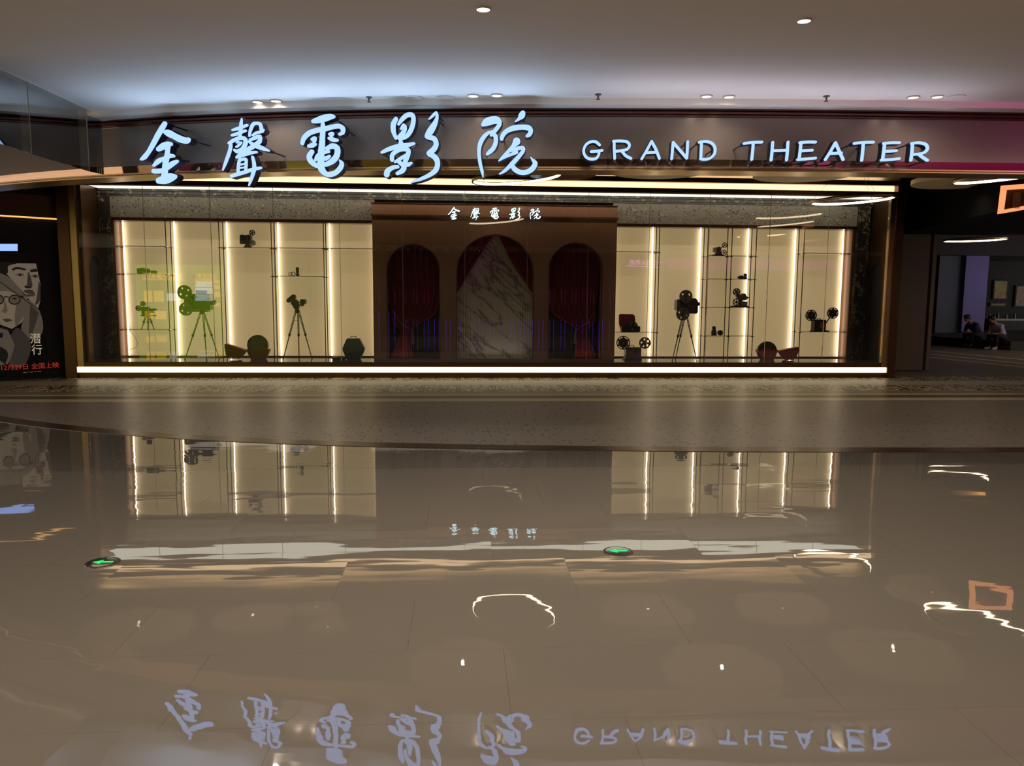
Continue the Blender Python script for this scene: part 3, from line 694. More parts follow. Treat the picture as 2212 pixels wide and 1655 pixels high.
# hanging round trays (found in the floor's reflection) and ring pendants
for k, (px, py, r, lb) in enumerate([(300, 1355, .80, 'behind the first character'), (545, 1330, .60, 'behind the second character'), (683, 1312, .36, 'small, behind the third character'), (708, 1348, .30, 'smallest, nearest the fascia behind the third character'),
        (1000, 1430, .72, 'behind the fifth character'), (1400, 1320, .74, 'behind the N'), (1690, 1307, .74, 'its edge showing under the first E'), (1560, 1440, .80, 'nearest the fascia behind the first T'), (1930, 1405, .86, 'behind the final R'), (2012, 1275, .72, 'right of the case below the magenta fascia end')]):
    X = atz(px, py, -3.42)
    t = thing('ceiling_disc', 'cream round suspended ceiling disc, '+lb, 'ceiling disc', (X.x, X.y, 3.42), 'suspended ceiling discs')
    G().cyl((X.x, X.y, 3.42), (X.x, X.y, 3.49), r, n=64).build('disc', M['disc'], t)
    G().cyl((X.x, X.y, 3.49), (X.x, X.y, 4.05), .02, n=8).build('hanger', M['pole'], t)
    G().cyl((X.x, X.y, 3.414), (X.x, X.y, 3.42), .013, n=16).build('downlight_lens', M['downlight'], t)
    if r > .5: lamp('disc_downlight', 'SPOT', (X.x, X.y, 3.405), (0, 0, 0), 16, (1, .86, .70), .02, spot_size=2.4, spot_blend=1.)
X = aty(1215, 378, 12.4)
t = thing('ceiling_disc', 'dark round suspended ceiling disc just right of the fifth character', 'ceiling disc', (X.x, X.y, 3.44), 'suspended ceiling discs')
G().cyl((X.x, X.y, 3.44), (X.x, X.y, 3.50), .52, n=64).build('disc', M['bronze_dark'], t)
G().cyl((X.x, X.y, 3.50), (X.x, X.y, 4.05), .02, n=8).build('hanger', M['pole'], t)
def ring(x, y, z, r, lb, tilt=.05, top=4.05):
    t = thing('ring_pendant', lb, 'pendant light', (x, y, z), 'ring pendants under the lobby ceiling')
    n = 72; g = G(); e = G()
    def pt(a, rr, dz): return (x+rr*cos(a), y+rr*sin(a), z+dz+tilt*rr*cos(a))
    vs = []; ve = []
    for i in range(n):
        a = 2*PI*i/n
        vs += [pt(a, r, 0), pt(a, r, .05), pt(a, r-.022, .05), pt(a, r-.022, .0)]
        ve += [pt(a, r-.0225, .004), pt(a, r-.0225, .040), pt(a, r-.030, .036), pt(a, r-.030, .006)]
    q = [(i*4+j, i*4+(j+1) % 4, ((i+1) % n)*4+(j+1) % 4, ((i+1) % n)*4+j) for i in range(n) for j in range(4)]
    g.add(vs, q, True).build('brass_hoop', M['brass'], t); e.add(ve, q, True).build('led_band', M['ring'], t)
    for k in range(3):
        a = .6+2*PI*k/3; G().cyl(pt(a, r-.01, .05), (x, y, top), .0025, n=6).build('cable', M['steel'], t)
ring(6.78, 13.4, 3.235, .68, 'large glowing ring pendant in front of the case at its right end')
ring(.79, 11.4, 3.235, .65, 'glowing ring pendant just below the fifth character', .09)
X = aty(2178, 383, 10.9); ring(X.x, 10.9, X.z, .70, 'glowing ring pendant at the right edge below the fascia', .09)
ring(8.1, 7.3+1.2, 3.2, .66, 'ring pendant outside the right of the picture')
ring(13.07, 19.35, 3.02, .72, 'distant glowing ring pendant above the two seated people', .02)
X = aty(2136, 496, 17.2); t = thing('ceiling_disc', 'amber-lit disc hanging beyond the dark bulkhead', 'ceiling disc', (X.x, 17.2, X.z), 'suspended ceiling discs')
G().cyl((X.x, 17.2, X.z), (X.x, 17.2, X.z+.06), .36, n=48).build('disc', M['cream'], t)
G().cyl((X.x, 17.2, X.z+.06), (X.x, 17.2, 4.05), .015, n=8).build('hanger', M['pole'], t)
lamp('amber_disc_lamp', 'AREA', (X.x+.3, 16.9, X.z-.3), (PI, 0, 0), 3, (1, .6, .3), .3)

# smoke baffle glass at the left
P0 = atz(-60, 146, 3.385); P1 = atz(186, 254, 3.385); P2 = atz(218, 264, 3.385); BZ = aty(188, 370, P1.y).z
sb = thing('glass_smoke_baffle', 'tinted glass smoke baffle hanging from the ceiling at the left edge', 'smoke baffle', (P1.x, P1.y, BZ))
def pane(A, B, z0, z1, name, m, th=.012, par=sb):
    d = (B-A); d.z = 0; d.normalize(); nn = Vector((-d.y, d.x, 0))*th/2
    g = G(); vs = []
    for q in (A, B):
        for s in (-1, 1):
            for z in (z0, z1): vs.append((q.x+nn.x*s, q.y+nn.y*s, z))
    return g.add(vs, [(0, 1, 3, 2), (4, 6, 7, 5), (0, 4, 5, 1), (2, 3, 7, 6), (0, 2, 6, 4), (1, 5, 7, 3)]).build(name, m, par)
mid = P0+(P1-P0)*.42
pane(P0, P1, BZ, 3.47, 'glass_sheet', M['baffle']); pane(mid-(P1-P0)*.0015, mid+(P1-P0)*.0015, BZ, 3.47, 'sheet_joint', gsk, .016)
pane(P1, P2, BZ, 3.41, 'glass_sheet', M['baffle'])
pane(P0, P1, 3.468, 3.479, 'top_channel', M['wt'], .03); pane(P1, P2, 3.408, 3.42, 'top_channel', M['wt'], .03)
pane(P1-(P1-P0)*.006, P1, BZ, 3.468, 'edge_joint', gsk, .016)

# floor exit markers
for px, py, r, lb in ((222, 1216, .098, 'left one, its arrow half lost in glare'), (1335, 1192, .094, 'right one, arrow pointing left')):
    p = atz(px, py, 0); t = thing('floor_exit_marker', 'round floor-level exit light with green arrow, '+lb, 'exit marker', (p.x, p.y, 0), 'exit markers in the floor')
    G().cyl((p.x, p.y, .0), (p.x, p.y, .004), r, r*.97, n=40).build('steel_bezel', M['steel'], t)
    G().cyl((p.x, p.y, .004), (p.x, p.y, .0055), r*.82, n=40).build('dark_glass', M['glasslens'], t)
    a = r*.6; ar = [(-a, 0), (-a*.1, a*.55), (-a*.1, a*.18), (a, a*.18), (a, -a*.18), (-a*.1, -a*.18), (-a*.1, -a*.55)]
    G().ext([[(x, y) for x, y in ar]], (p.x, p.y, .0056), (1, 0, 0), (0, 1, 0), (0, 0, 1), .001).build('arrow', M['green'], t)

# ------------------------------------------------------------------ rear of the hall (seen mirrored in the glass)
YR = -6.2; YV = 2*YF-YR
def mir(px, py):
    """where the thing seen mirrored at this pixel stands on the rear wall"""
    q = aty(px, py, YV); return q.x, q.z
lime = emat('lime_lightbox_film', (150, 190, 30), 2.0); yel = emat('yellow_lightbox_film', (250, 215, 40), 3.2); wht = emat('white_lightbox_film', (215, 232, 220), 4.0)
dkt = mat('dark_print', (50, 38, 12), .6)
def wallrect(g, x0, x1, z0, z1, d=.05, y=YR): return g.box(min(x0, x1), max(x0, x1), y-d, y, min(z0, z1), max(z0, z1))
t = thing('membership_board', 'yellow-green lit promotion board seen mirrored in the case glass, left one with points offer', 'promotion board', (mir(350, 700)[0], YR, 0), 'promotion boards')
x0, z0 = mir(297, 708); x1, z1 = mir(404, 572)
wallrect(G(), x0, x1, z0, z1).build('lit_panel', lime, t)
cx, cz = mir(350, 597); wallrect(G(), mir(306, 600)[0], mir(398, 600)[0], cz-.17, cz+.15, .012, YR+.014).build('headline_band', yel, t)
mx = Vector((-1, 0, 0)); UPv = (0, 0, 1); FW = (0, 1, 0)
text_g('天天积分 上线啦!', .28, (cx, YR+.02, cz-.02), mx, UPv, FW, .01).build('headline_text', dkt, t)
for a, b, c_, d in ((310, 327, 628, 652), (332, 352, 628, 652), (360, 378, 634, 650), (312, 330, 672, 688), (335, 358, 672, 690)):
    q0 = mir(a, d); q1 = mir(b, c_); wallrect(G(), q0[0], q1[0], q0[1], q1[1], .012, YR+.014).build('offer_card', yel if a != 360 else wht, t)
t = thing('membership_board', 'yellow-green lit promotion board seen mirrored in the case glass, right one with white cards', 'promotion board', (mir(455, 700)[0], YR, 0), 'promotion boards')
x0, z0 = mir(411, 708); x1, z1 = mir(478, 573)
wallrect(G(), x0, x1, z0, z1).build('lit_panel', lime, t)
cx, cz = mir(441, 599); wallrect(G(), mir(419, 600)[0], mir(466, 600)[0], cz-.16, cz+.15, .012, YR+.014).build('headline_band', yel, t)
text_g('会员礼遇', .26, (cx, YR+.02, cz), mx, UPv, FW, .01).build('headline_text', dkt, t)
for c_, d in ((608, 620), (622, 634), (636, 650)):
    q0 = mir(421, d); q1 = mir(458, c_); wallrect(G(), q0[0], q1[0], q0[1], q1[1], .012, YR+.014).build('offer_card', wht, t)
    q0 = mir(426, d-4); g = G(); g.path([(q0[0], YR+.018, q0[1]+.05), (q0[0]-.13, YR+.018, q0[1]+.16), (q0[0]-.26, YR+.018, q0[1]+.05), (q0[0], YR+.018, q0[1]+.05)], .008, 5); g.build('hanger_icon', dkt, t)
    q0 = mir(450, d-3); g = wallrect(G(), q0[0]-.1, q0[0]+.12, q0[1]-.0, q0[1]+.05, .004, YR+.018); g.build('price_mark', yel, t)
for c_, d in ((606, 612), (616, 625), (630, 642), (655, 662)):
    q0 = mir(462, d); q1 = mir(474, c_); wallrect(G(), q0[0], q1[0], q0[1], q1[1], .012, YR+.014).build('text_row', yel, t)
olive = emat('olive_lit_shop_interior', (150, 150, 40), .55)
q0 = mir(264, 712); q1 = mir(800, 552)
t = thing('olive_shopfront', 'dim olive-lit shopfront across the hall behind the promotion boards', 'shopfront', ((q0[0]+q1[0])/2, YR-.1, 0))
wallrect(G(), q0[0], q1[0], .02, q1[1], .04, YR-.08).build('lit_interior', olive, t)
for k in range(9): x = q0[0]+(q1[0]-q0[0])*k/8; G().box(x-.04, x+.04, YR-.08, YR-.03, 0, q1[1]).build('mullion', M['bronze_dark'], t)
q = mir(1396, 568)
t = thing('pink_neon_sign', 'pink neon sign high on the rear shopfront, mirrored in the glass right of the portal', 'neon sign', (q[0], YR, q[1]-.2))
neon = emat('pink_neon_tube', (250, 130, 235), 5)
text_g('一三百川而而', .26, (q[0], YR+.03, q[1]), mx, UPv, FW, .01).build('neon_characters', neon, t)
G().path([(q[0]+.6, YR+.03, q[1]-.2), (q[0]-.9, YR+.03, q[1]-.13)], .012).build('neon_underline', neon, t)
G().box(q[0]-1.0, q[0]+1.0, YR-.05, YR-.01, q[1]-.25, q[1]+.25).build('backing', M['darkwall'], t)
# header lights that tint the fascia
q = 13
tag(G().box(9.5, 18, -6.38, -6.3, 2.75, 3.25).build('magenta_sign_band', emat('magenta_lit_band', (225, 30, 190), .6)), 'magenta lit band over a shop across the hall', 'lit sign')
tag(G().box(-14.4, -10.9, -6.38, -6.3, 2.75, 3.25).build('amber_sign_band', emat('amber_lit_band', (235, 160, 20), 1.1)), 'amber lit band above the olive shopfront across the hall', 'lit sign')
# violet light tubes in rows behind the photographer
t = thing('led_tube_screen', 'rows of slim violet light tubes, mirrored in the glass before the arches', 'light screen', (0, -.3, 0))
YT = 2*YF+.3
vio = emat('violet_led_tube', (120, 60, 255), 2.6); pk = emat('crimson_violet_led_tube', (200, 50, 130), 1.5)
def z4(l, o): return [o+v/4.136 for v in l]
for x in z4([400, 465, 500, 563, 600, 655, 695, 760, 795, 890, 990, 1055, 1090, 1147], 780)+z4([27, 85, 118, 178, 210, 270, 305, 335, 375, 432, 468, 530, 565, 630, 665, 728, 765, 825, 885, 915, 970, 1000, 1065], 1060):
    X_ = aty(x, 700, YT).x; G().cyl((X_, -.3, .03), (X_, -.3, .60), .0055, n=6).build('violet_tube', vio, t)
for x in z4([158, 248, 300], 780): X_ = aty(x, 700, YT).x; G().cyl((X_, -.3, .03), (X_, -.3, .9), .007, n=6).build('violet_tube', vio, t)
for x in z4([158, 248, 300, 400, 465, 500, 563, 600], 780)+z4([530, 567, 632, 665, 728, 763, 822, 857, 895, 922, 980, 1010, 1070], 1060):
    X_ = aty(x, 650, YT).x; G().cyl((X_, -.3, 1.2), (X_, -.3, 1.75), .006, n=6).build('crimson_tube', pk, t)
G().box(-4, 6, -.33, -.31, 0, .03).build('base_rail', M['black'], t)

# ------------------------------------------------------------------ cameras, projectors and cases in the display
YI = 15.68
class Item:
    """thing whose parts are laid out in the plane y = Y, read as heights and widths of the real object"""
    def __init__(s, name, label, cat, px, py, Y=YI, group=None, z=None):
        s.Y = Y; b = aty(px, py, Y); s.zb = b.z if z is None else z; s.dz = s.zb-b.z
        s.t = thing(name, label, cat, (b.x, Y, s.zb), group); s.k = (Y/F)*1.0
    def p(s, x, y, dy=0.): q = aty(x, y, s.Y); return (q.x, s.Y+dy, q.z+s.dz)
    def box(s, name, m, x0, y0, x1, y1, d=.12, dy=0., b=.012, par=None):
        a = s.p(x0, y1); c = s.p(x1, y0); b = min(b, (c[0]-a[0])*.3, (c[2]-a[2])*.3)
        return G().bbox(a[0], c[0], s.Y+dy-d/2, s.Y+dy+d/2, a[2], c[2], b).build(name, m, par or s.t)
    def poly(s, name, m, pts, d=.1, dy=0., par=None, holes=()):
        l = [[(s.p(x, y)[0], s.p(x, y)[2]) for x, y in pts]]+[[(s.p(x, y)[0], s.p(x, y)[2]) for x, y in h] for h in holes]
        return G().ext(l, (0, s.Y+dy-d/2, 0), (1, 0, 0), (0, 0, 1), (0, 1, 0), d).build(name, m, par or s.t)
    def reel(s, name, m, x, y, r, holes=5, hr=.19, hd=.58, d=.03, dy=-.07, style='holes', hub=True, ph=.5, film=False):
        c = s.p(x, y); R = abs(s.p(x+r, y)[0]-c[0]); L = [circ(c[0], c[2], R, 40)]
        if style == 'holes': L += [circ(c[0]+R*hd*cos(ph+2*PI*i/holes), c[2]+R*hd*sin(ph+2*PI*i/holes), R*hr, 16)[::-1] for i in range(holes)]
        else:
            for i in range(holes):
                a0 = ph+2*PI*i/holes+.16; a1 = ph+2*PI*(i+1)/holes-.16; ri, ro = (R*.72, R*.88) if style == 'slots' else (R*.3, R*.82)
                L.append([(c[0]+ri*cos(a0+(a1-a0)*k/8), c[2]+ri*sin(a0+(a1-a0)*k/8)) for k in range(9)]+[(c[0]+ro*cos(a1+(a0-a1)*k/8), c[2]+ro*sin(a1+(a0-a1)*k/8)) for k in range(9)])
        g = G()
        for q in (-d/2, d/2-.004): g.ext(L, (0, s.Y+dy+q, 0), (1, 0, 0), (0, 0, 1), (0, 1, 0), .004)
        g.cyl((c[0], s.Y+dy-d/2, c[2]), (c[0], s.Y+dy+d/2, c[2]), R*.22, n=20)
        o = g.build(name, m, s.t)
        if film: G().cyl((c[0], s.Y+dy-d/2+.005, c[2]), (c[0], s.Y+dy+d/2-.005, c[2]), R*.68, n=32).build('film_roll', M['film'], s.t)
        if hub: G().cyl((c[0], s.Y+dy-d/2-.012, c[2]), (c[0], s.Y+dy-d/2, c[2]), R*.12, n=14).build('hub_cap', M['steel'], s.t)
        return o
    def rod(s, name, m, a, b, r=.01, da=0., db=0., r2=None, n=12): return G().cyl(s.p(*a, da), s.p(*b, db), r, r2, n=n).build(name, m, s.t)
    def dial(s, name, m, x, y, r, d=.05, dy=-.06):
        c = s.p(x, y); R = abs(s.p(x+r, y)[0]-c[0]); return G().cyl((c[0], s.Y+dy-d, c[2]), (c[0], s.Y+dy, c[2]), R, R*.9, n=24).build(name, m, s.t)
    def lens(s, x0, x1, y, r, m=None, r2=None):
        a = s.p(x0, y); b = s.p(x1, y); R = abs(s.p(x0, y-r)[2]-a[2]); R2 = R if r2 is None else R*r2
        o = G().cyl(a, b, R, R2, n=24).cyl((a[0]*.5+b[0]*.5, a[1], a[2]), (a[0]*.4+b[0]*.6, a[1], a[2]), R*1.12, n=24).build('lens', m or M['iron'], s.t)
        e = G().cyl((b[0], b[1], b[2]), (b[0]+.004*(1 if b[0] > a[0] else -1), b[1], b[2]), R2*.8, n=20).build('front_glass', M['glasslens'], o, True)
        return o
    def tripod(s, apex, feet, m=None, collar=None, leather=True):
        m = m or M['iron']; z = s.zb
        for k, (fx, fd) in enumerate(feet):
            A = Vector(s.p(*apex)); A.x += (-.02, .02, .03)[k]; B = Vector((s.p(fx, 700)[0], s.Y+fd, z)); mid = A+(B-A)*.5
            g = G(); off = Vector((.012, 0, 0))
            g.cyl(A-off, mid-off*.7, .0075, n=8).cyl(A+off, mid+off*.7, .0075, n=8).cyl(mid-Vector((0, 0, .02)), mid+Vector((0, 0, .03)), .022, n=10)
            g.cyl(A+(B-A)*.28-off*1.1, A+(B-A)*.28+off*1.1, .01, n=8)
            g.cyl(mid, B, .011, .008, n=8).cyl(B, B+Vector((0, 0, .015)), .013, n=8); g.build('tripod_leg', m, s.t)
        A = Vector(s.p(*apex)); G().cyl(A-Vector((0, 0, .05)), A+Vector((0, 0, .03)), .032, .045, n=16).build('tripod_head', m, s.t)
FL = .302
# big cine camera, left niche
i = Item('cine_camera', 'large olive film camera with two overlapping reels on a tripod, left niche', 'film camera', 433, 771, 15.25, z=FL, group='film cameras standing on tripods')
i.tripod((436, 668), ((401, -.12), (451, -.2), (464, .2)))
i.box('camera_body', M['olive'], 410, 630, 456, 664, .20); i.box('base_plate', M['iron'], 414, 665, 452, 668, .16); i.box('door_panel', M['iron'], 414, 634, 420, 661, .22)
i.poly('reel_arm', M['olive'], [(402, 640), (412, 632), (420, 640), (416, 660), (404, 664)], .05, -.1)
i.reel('feed_reel', M['olive'], 404, 626, 15.5, 4, .17, .6, dy=-.14); i.reel('take_up_reel', M['reelmat'], 407, 662, 14.5, 4, .14, .62, dy=-.14)
i.lens(456, 466, 648, 5); i.box('viewfinder', M['iron'], 424, 622, 446, 629, .06)
# small camera on mini tripod on shelf
i = Item('cine_camera', 'small film camera with two reels on a short tripod on the lowest left shelf', 'film camera', 319, 712, z=zl[2]+.006)
i.tripod((318, 683), ((308, -.06), (322, -.07), (329, .07)))
i.box('top_plate', M['iron'], 306, 682, 336, 684.5, .12); i.box('camera_body', M['olive'], 308, 664, 322, 682, .1); i.box('barrel', M['iron'], 302, 668, 338, 672, .05)
i.reel('feed_reel', M['iron'], 302.5, 667, 6.2, 5, .17, .58, .02, -.07, ph=.3); i.reel('take_up_reel', M['iron'], 312, 657.5, 5.8, 5, .17, .58, .02, -.07); i.lens(322, 332, 675, 3)
# box camera on shelf
i = Item('box_camera', 'small box camera with a round lens on the middle left shelf', 'camera', 318, 592, z=zl[1]+.006)
i.box('camera_body', M['olive'], 298, 580, 312, 591.6, .1); i.poly('bellows_hood', M['olive'], [(305, 579), (312, 579), (314, 590), (311, 590)], .07)
i.dial('round_lens', M['iron'], 320.5, 586, 5.6, .05, .0); i.box('film_pack', M['grey'], 327, 585, 338.5, 591.6, .06)
# lamp-house projector on shelf
zsh = aty(530, 535, YP1).z+.006
i = Item('projector', 'small projector with boxy lamp house and two open reels on a high left shelf', 'projector', 536, 535, z=zsh, group='small projectors on glass shelves')
i.poly('lamp_house', M['iron'], [(520, 527), (520, 509), (523, 507), (529, 508), (530, 527)], .14); i.poly('mechanism', M['iron'], [(530, 526), (530, 509), (538, 507), (543, 510), (542, 522), (540, 529), (532, 529)], .1)
i.poly('foot', M['iron'], [(528, 534.6), (532, 528), (540, 528), (544, 534.6)], .12)
i.rod('upper_arm', M['iron'], (541, 510), (546, 502), .008, -.05, -.05); i.reel('upper_reel', M['iron'], 546.5, 503, 6.2, 5, .22, .55, .02, -.06); i.rod('lower_arm', M['iron'], (541, 522), (548, 525), .008, -.05, -.05); i.reel('lower_reel', M['reelmat'], 548, 525, 5.8, 6, .17, .55, .02, -.06)
i.dial('knob', M['steel'], 536, 514, 1.6, .02, -.05); i.dial('knob', M['steel'], 537, 519, 1.6, .02, -.05)
i.rod('film_strip', M['film'], (547, 509), (547.5, 519), .002, -.06, -.06)
# lens and ring
zsh = aty(640, 597, YP1).z+.006
i = Item('loose_lens', 'tall dark lens standing on end above the tripod camera', 'lens', 643, 597, z=zsh)
i.poly('barrel', M['iron'], [(639.5, 596.6), (640.5, 589), (639.5, 588), (639.5, 579), (645.5, 579), (645.5, 588), (645, 589), (647, 596.6)], .05); i.box('front_rim', M['glasslens'], 639.5, 578, 645.5, 579.2, .05)
i = Item('lens_ring', 'open round lens ring leaning beside the tall lens', 'lens', 630, 597, z=zsh)
for cx_, r_ in ((634, 4.6), (627.5, 3.6)):
    c = i.p(cx_, 596.7-r_); R = abs(i.p(cx_+r_, 590)[0]-c[0]); G().ext([circ(c[0], c[2], R, 28), circ(c[0], c[2], R*.72, 24)[::-1]], (0, YI-.03, 0), (1, 0, 0), (0, 0, 1), (0, 1, 0), .03).build('ring', M['iron'], i.t)
# sports finder camera on tripod
i = Item('cine_camera', 'black film camera with a slanted rounded magazine on a thin tripod, left niche', 'film camera', 640, 770, 15.25, z=FL, group='film cameras standing on tripods')
i.tripod((641.5, 664), ((613, -.15), (649, -.2), (669, .15)))
i.poly('magazine', M['iron'], [(620, 645), (620, 640), (631, 630.5), (635, 629.5), (638.5, 631.5), (639, 637), (636, 641), (627, 647), (622, 647)], .10)
i.poly('camera_body', M['iron'], [(629, 649), (636, 640), (642, 641), (645, 648), (648, 655), (642, 664), (639, 664), (634, 655)], .12)
i.rod('lens_rail', M['iron'], (643, 646), (652, 646), .012); i.box('matte_box', M['iron'], 650, 640, 660.5, 650, .16, 0, .01); i.dial('front_lens', M['iron'], 655, 650, 5, .03, -.08); i.dial('lens_glass', M['steel'], 655, 650, 1.7, .012, -.112)
i.rod('handle', M['iron'], (633, 658), (642, 656), .007); i.rod('spreader', M['steel'], (634, 686), (646, 686), .004)
# hexagonal film cases
def hexcase(lbl, px, c, lid, mt, reel, handle=True, grp='open hexagonal film cases'):
    i = Item('film_case', lbl, 'film case', px, 771, 15.3, z=FL, group=grp)
    x0, x1 = c; h = 4
    i.poly('case_base', mt, [(x0, 749), (x1, 749), (x1, 751), (x1-9, 771), (x0+10, 771), (x0, 752)], .14)
    i.poly('lid', mt, lid, .14, -.01)
    xr, yr, rr = reel; cc = i.p(xr, yr); R = abs(i.p(xr+rr, yr)[0]-cc[0])
    return i
i = hexcase('open brown hexagonal case with a film reel standing in it, left niche', 555, (534, 583), [(487.5, 738), (490, 737), (529, 750), (533, 753), (521, 767), (517, 769.5), (490.5, 762), (487, 744)], M['fibre_brown'], (557, 739, 21))
c = i.p(557, 740.5); R = abs(i.p(578.5, 740)[0]-c[0]); G().cyl((c[0], 15.27, c[2]), (c[0], 15.33, c[2]), R, n=48).build('film_reel', M['grey'], i.t)
G().ext([circ(c[0], c[2], R+.006, 48), circ(c[0], c[2], R-.01, 48)[::-1]], (0, 15.262, 0), (1, 0, 0), (0, 0, 1), (0, 1, 0), .076).build('reel_rim', M['iron'], i.t)
i.box('latch', M['steel'], 499, 766, 511, 769, .03, -.08); i.poly('side_strap', M['fibre_brown'], [(580, 750), (583, 748), (582, 756), (573, 771), (571, 771)], .03, -.09)
i = hexcase('open red hexagonal case with a dark film reel standing in it, right niche', 1657, (1635, 1678), [(1681, 752), (1683, 751), (1720, 742.5), (1723.5, 743), (1723.5, 750), (1716, 766), (1697, 771), (1693, 769)], M['fibre_red'], (1656, 752, 21))
c = i.p(1656.5, 752.5); R = abs(i.p(1677.5, 750)[0]-c[0]); G().cyl((c[0], 15.27, c[2]), (c[0], 15.33, c[2]), R, n=48).build('film_reel', M['iron'], i.t)
G().cyl((c[0], 15.262, c[2]), (c[0], 15.27, c[2]), R*.4, n=32).build('reel_hub', M['film'], i.t); i.box('latch', M['steel'], 1700, 768, 1712, 770, .02, -.08)
i = Item('film_case', 'closed navy blue hexagonal film case with a metal handle beside the portal', 'film case', 765, 772, 15.3, z=FL)
i.poly('case_base', M['fibre_blue'], [(741, 749.5), (788, 749.5), (788, 751), (778.5, 772), (750, 772), (741, 752)], .15); i.poly('lid', M['fibre_blue'], [(750, 727), (777, 727), (788, 747), (788, 749), (741, 749), (741, 747)], .155)
i.poly('handle', M['brass'], [(757, 727), (757, 722), (770, 722), (770, 727), (768.5, 727), (768.5, 723.5), (758.5, 723.5), (758.5, 727)], .015)
for k, (x0, x1, lb) in enumerate(((718, 736, 'left'), (738, 747, 'right'))):
    i = Item('flat_film_can', f'low dark flat box on the case floor, {lb} of two beside the navy case', 'box', (x0+x1)/2, 772, 15.25, z=FL, group='flat dark boxes by the navy case'); i.box('tray', M['fibre_blue'], x0, 768.5, x1, 772, .12); i.box('cover', M['iron'], x0-.4, 766.5, x1+.4, 768.5, .13)
# right niche: maroon bag with camera
zsh = aty(1380, 718, YP1).z+.006
i = Item('camera_bag', 'open maroon leather camera bag on the glass shelf right of the portal', 'bag', 1358, 718, z=zsh)
i.poly('open_flap', M['leather'], [(1338, 682), (1341, 680), (1368, 680.5), (1372, 684), (1374, 706), (1341, 712), (1338, 700)], .05, .05); i.box('bag_body', M['iron'], 1341, 706, 1381, 717.8, .14, -.02); i.box('buckle', M['steel'], 1362, 710, 1366, 714, .01, -.1)
i = Item('field_camera', 'black camera with two round lenses lying in the maroon bag', 'camera', 1363, 706, Y=15.62, z=aty(1363, 705.5, 15.68).z)
i.poly('body', M['iron'], [(1354, 705.5), (1358, 697), (1374, 697), (1378, 705.5)], .08); i.dial('lens', M['iron'], 1361, 701, 3.6, .06, -.03); i.dial('lens', M['iron'], 1371, 701, 3.6, .06, -.03); i.dial('lens_rim', M['steel'], 1361, 701, 2.6, .006, -.09); i.dial('lens_rim', M['steel'], 1371, 701, 2.6, .006, -.09)
# projector under it
i = Item('projector', 'grey portable projector with one slotted and one holed reel, right of the portal', 'projector', 1367, 772, 15.3, z=FL)
i.box('housing', M['grey'], 1350, 745, 1383, 771, .2); i.box('base', M['iron'], 1347, 769, 1384, 772, .24); i.poly('handle', M['steel'], [(1360, 745), (1360, 740), (1370, 740), (1370, 745), (1368.8, 745), (1368.8, 741.3), (1361.2, 741.3), (1361.2, 745)], .015)
i.rod('left_arm', M['iron'], (1352, 747), (1344, 736), .014, -.1, -.1); i.rod('right_arm', M['iron'], (1380, 747), (1389, 736), .014, -.1, -.1)
i.reel('feed_reel', M['iron'], 1343.5, 734.5, 14.5, 6, style='slots', dy=-.13, film=True); i.reel('take_up_reel', M['reelmat'], 1390, 735, 12.3, 5, .2, .6, dy=-.13)
i.dial('threading_wheel', M['iron'], 1371, 755, 4, .03, -.1); i.box('name_panel', M['iron'], 1356, 756, 1364, 757.4, .01, -.105); i.dial('knob', M['steel'], 1356, 764, 1.6, .02, -.1)
# big cine camera right
i = Item('cine_camera', 'large black film camera with two grey reels on a tripod, right niche', 'film camera', 1484, 771, 15.25, z=FL, group='film cameras standing on tripods')
i.tripod((1479, 668), ((1451, -.12), (1468, .22), (1501, -.2)))
i.poly('camera_body', M['iron'], [(1466, 640), (1490, 637), (1500, 638), (1505, 643), (1505, 668), (1500, 671), (1482, 670), (1470, 664)], .2); i.box('rear_cover', M['grey'], 1459.5, 641, 1469, 664, .2); i.lens(1505, 1511, 650, 4)
i.reel('feed_reel', M['reelmat'], 1477.5, 633.5, 13.7, 3, .17, .6, dy=-.14, ph=.5); i.reel('take_up_reel', M['reelmat'], 1470.5, 671, 14, 4, .15, .6, dy=-.15, ph=-.4)
for kx, ky in ((1484, 653), (1492, 656), (1488, 662)): i.dial('knob', M['steel'], kx, ky, 1.5, .02, -.1)
# small projector on top shelf of the double bay
zt_ = aty(1580, 553, YP1).z+.006
i = Item('projector', 'small spoked-reel projector on the top shelf of the narrow double bay', 'projector', 1554, 553, z=zt_, group='small projectors on glass shelves')
i.poly('foot', M['iron'], [(1536, 552.6), (1541, 550), (1560, 550), (1562, 552.6)], .1); i.poly('mechanism', M['iron'], [(1545, 550), (1548, 541), (1547, 535), (1553, 533), (1557, 536), (1556, 545), (1559, 550)], .08); i.box('lamp_house', M['fibre_brown'], 1541, 535, 1547, 545, .1)
i.rod('upper_arm', M['iron'], (1555, 536), (1561, 532), .008, -.04, -.05); i.reel('upper_reel', M['iron'], 1563, 530.5, 5.8, 5, style='spokes', d=.02, dy=-.06); i.reel('lower_reel', M['iron'], 1561.5, 546.5, 6, 5, style='spokes', d=.02, dy=-.06)
# lens pieces second shelf right
z_ = aty(1580, 603, YP1).z+.007
i = Item('loose_lens', 'short dark lens standing at the right end of the second shelf, double bay', 'lens', 1610, 603, z=z_); i.poly('barrel', M['iron'], [(1607, 602.8), (1607.5, 597), (1607, 591.5), (1613, 591.5), (1612.5, 597), (1613, 602.8)], .05); i.box('rim', M['steel'], 1606.8, 597, 1613, 598, .052)
i = Item('loose_lens', 'dark lens lying beside the standing one on the second shelf, double bay', 'lens', 1599, 603, z=z_); i.poly('barrel', M['iron'], [(1593, 600), (1596, 596.5), (1603, 595), (1606, 598), (1605, 602.8), (1597, 602.8)], .05); i.dial('front_glass', M['glasslens'], 1602.5, 599, 3, .01, -.025)
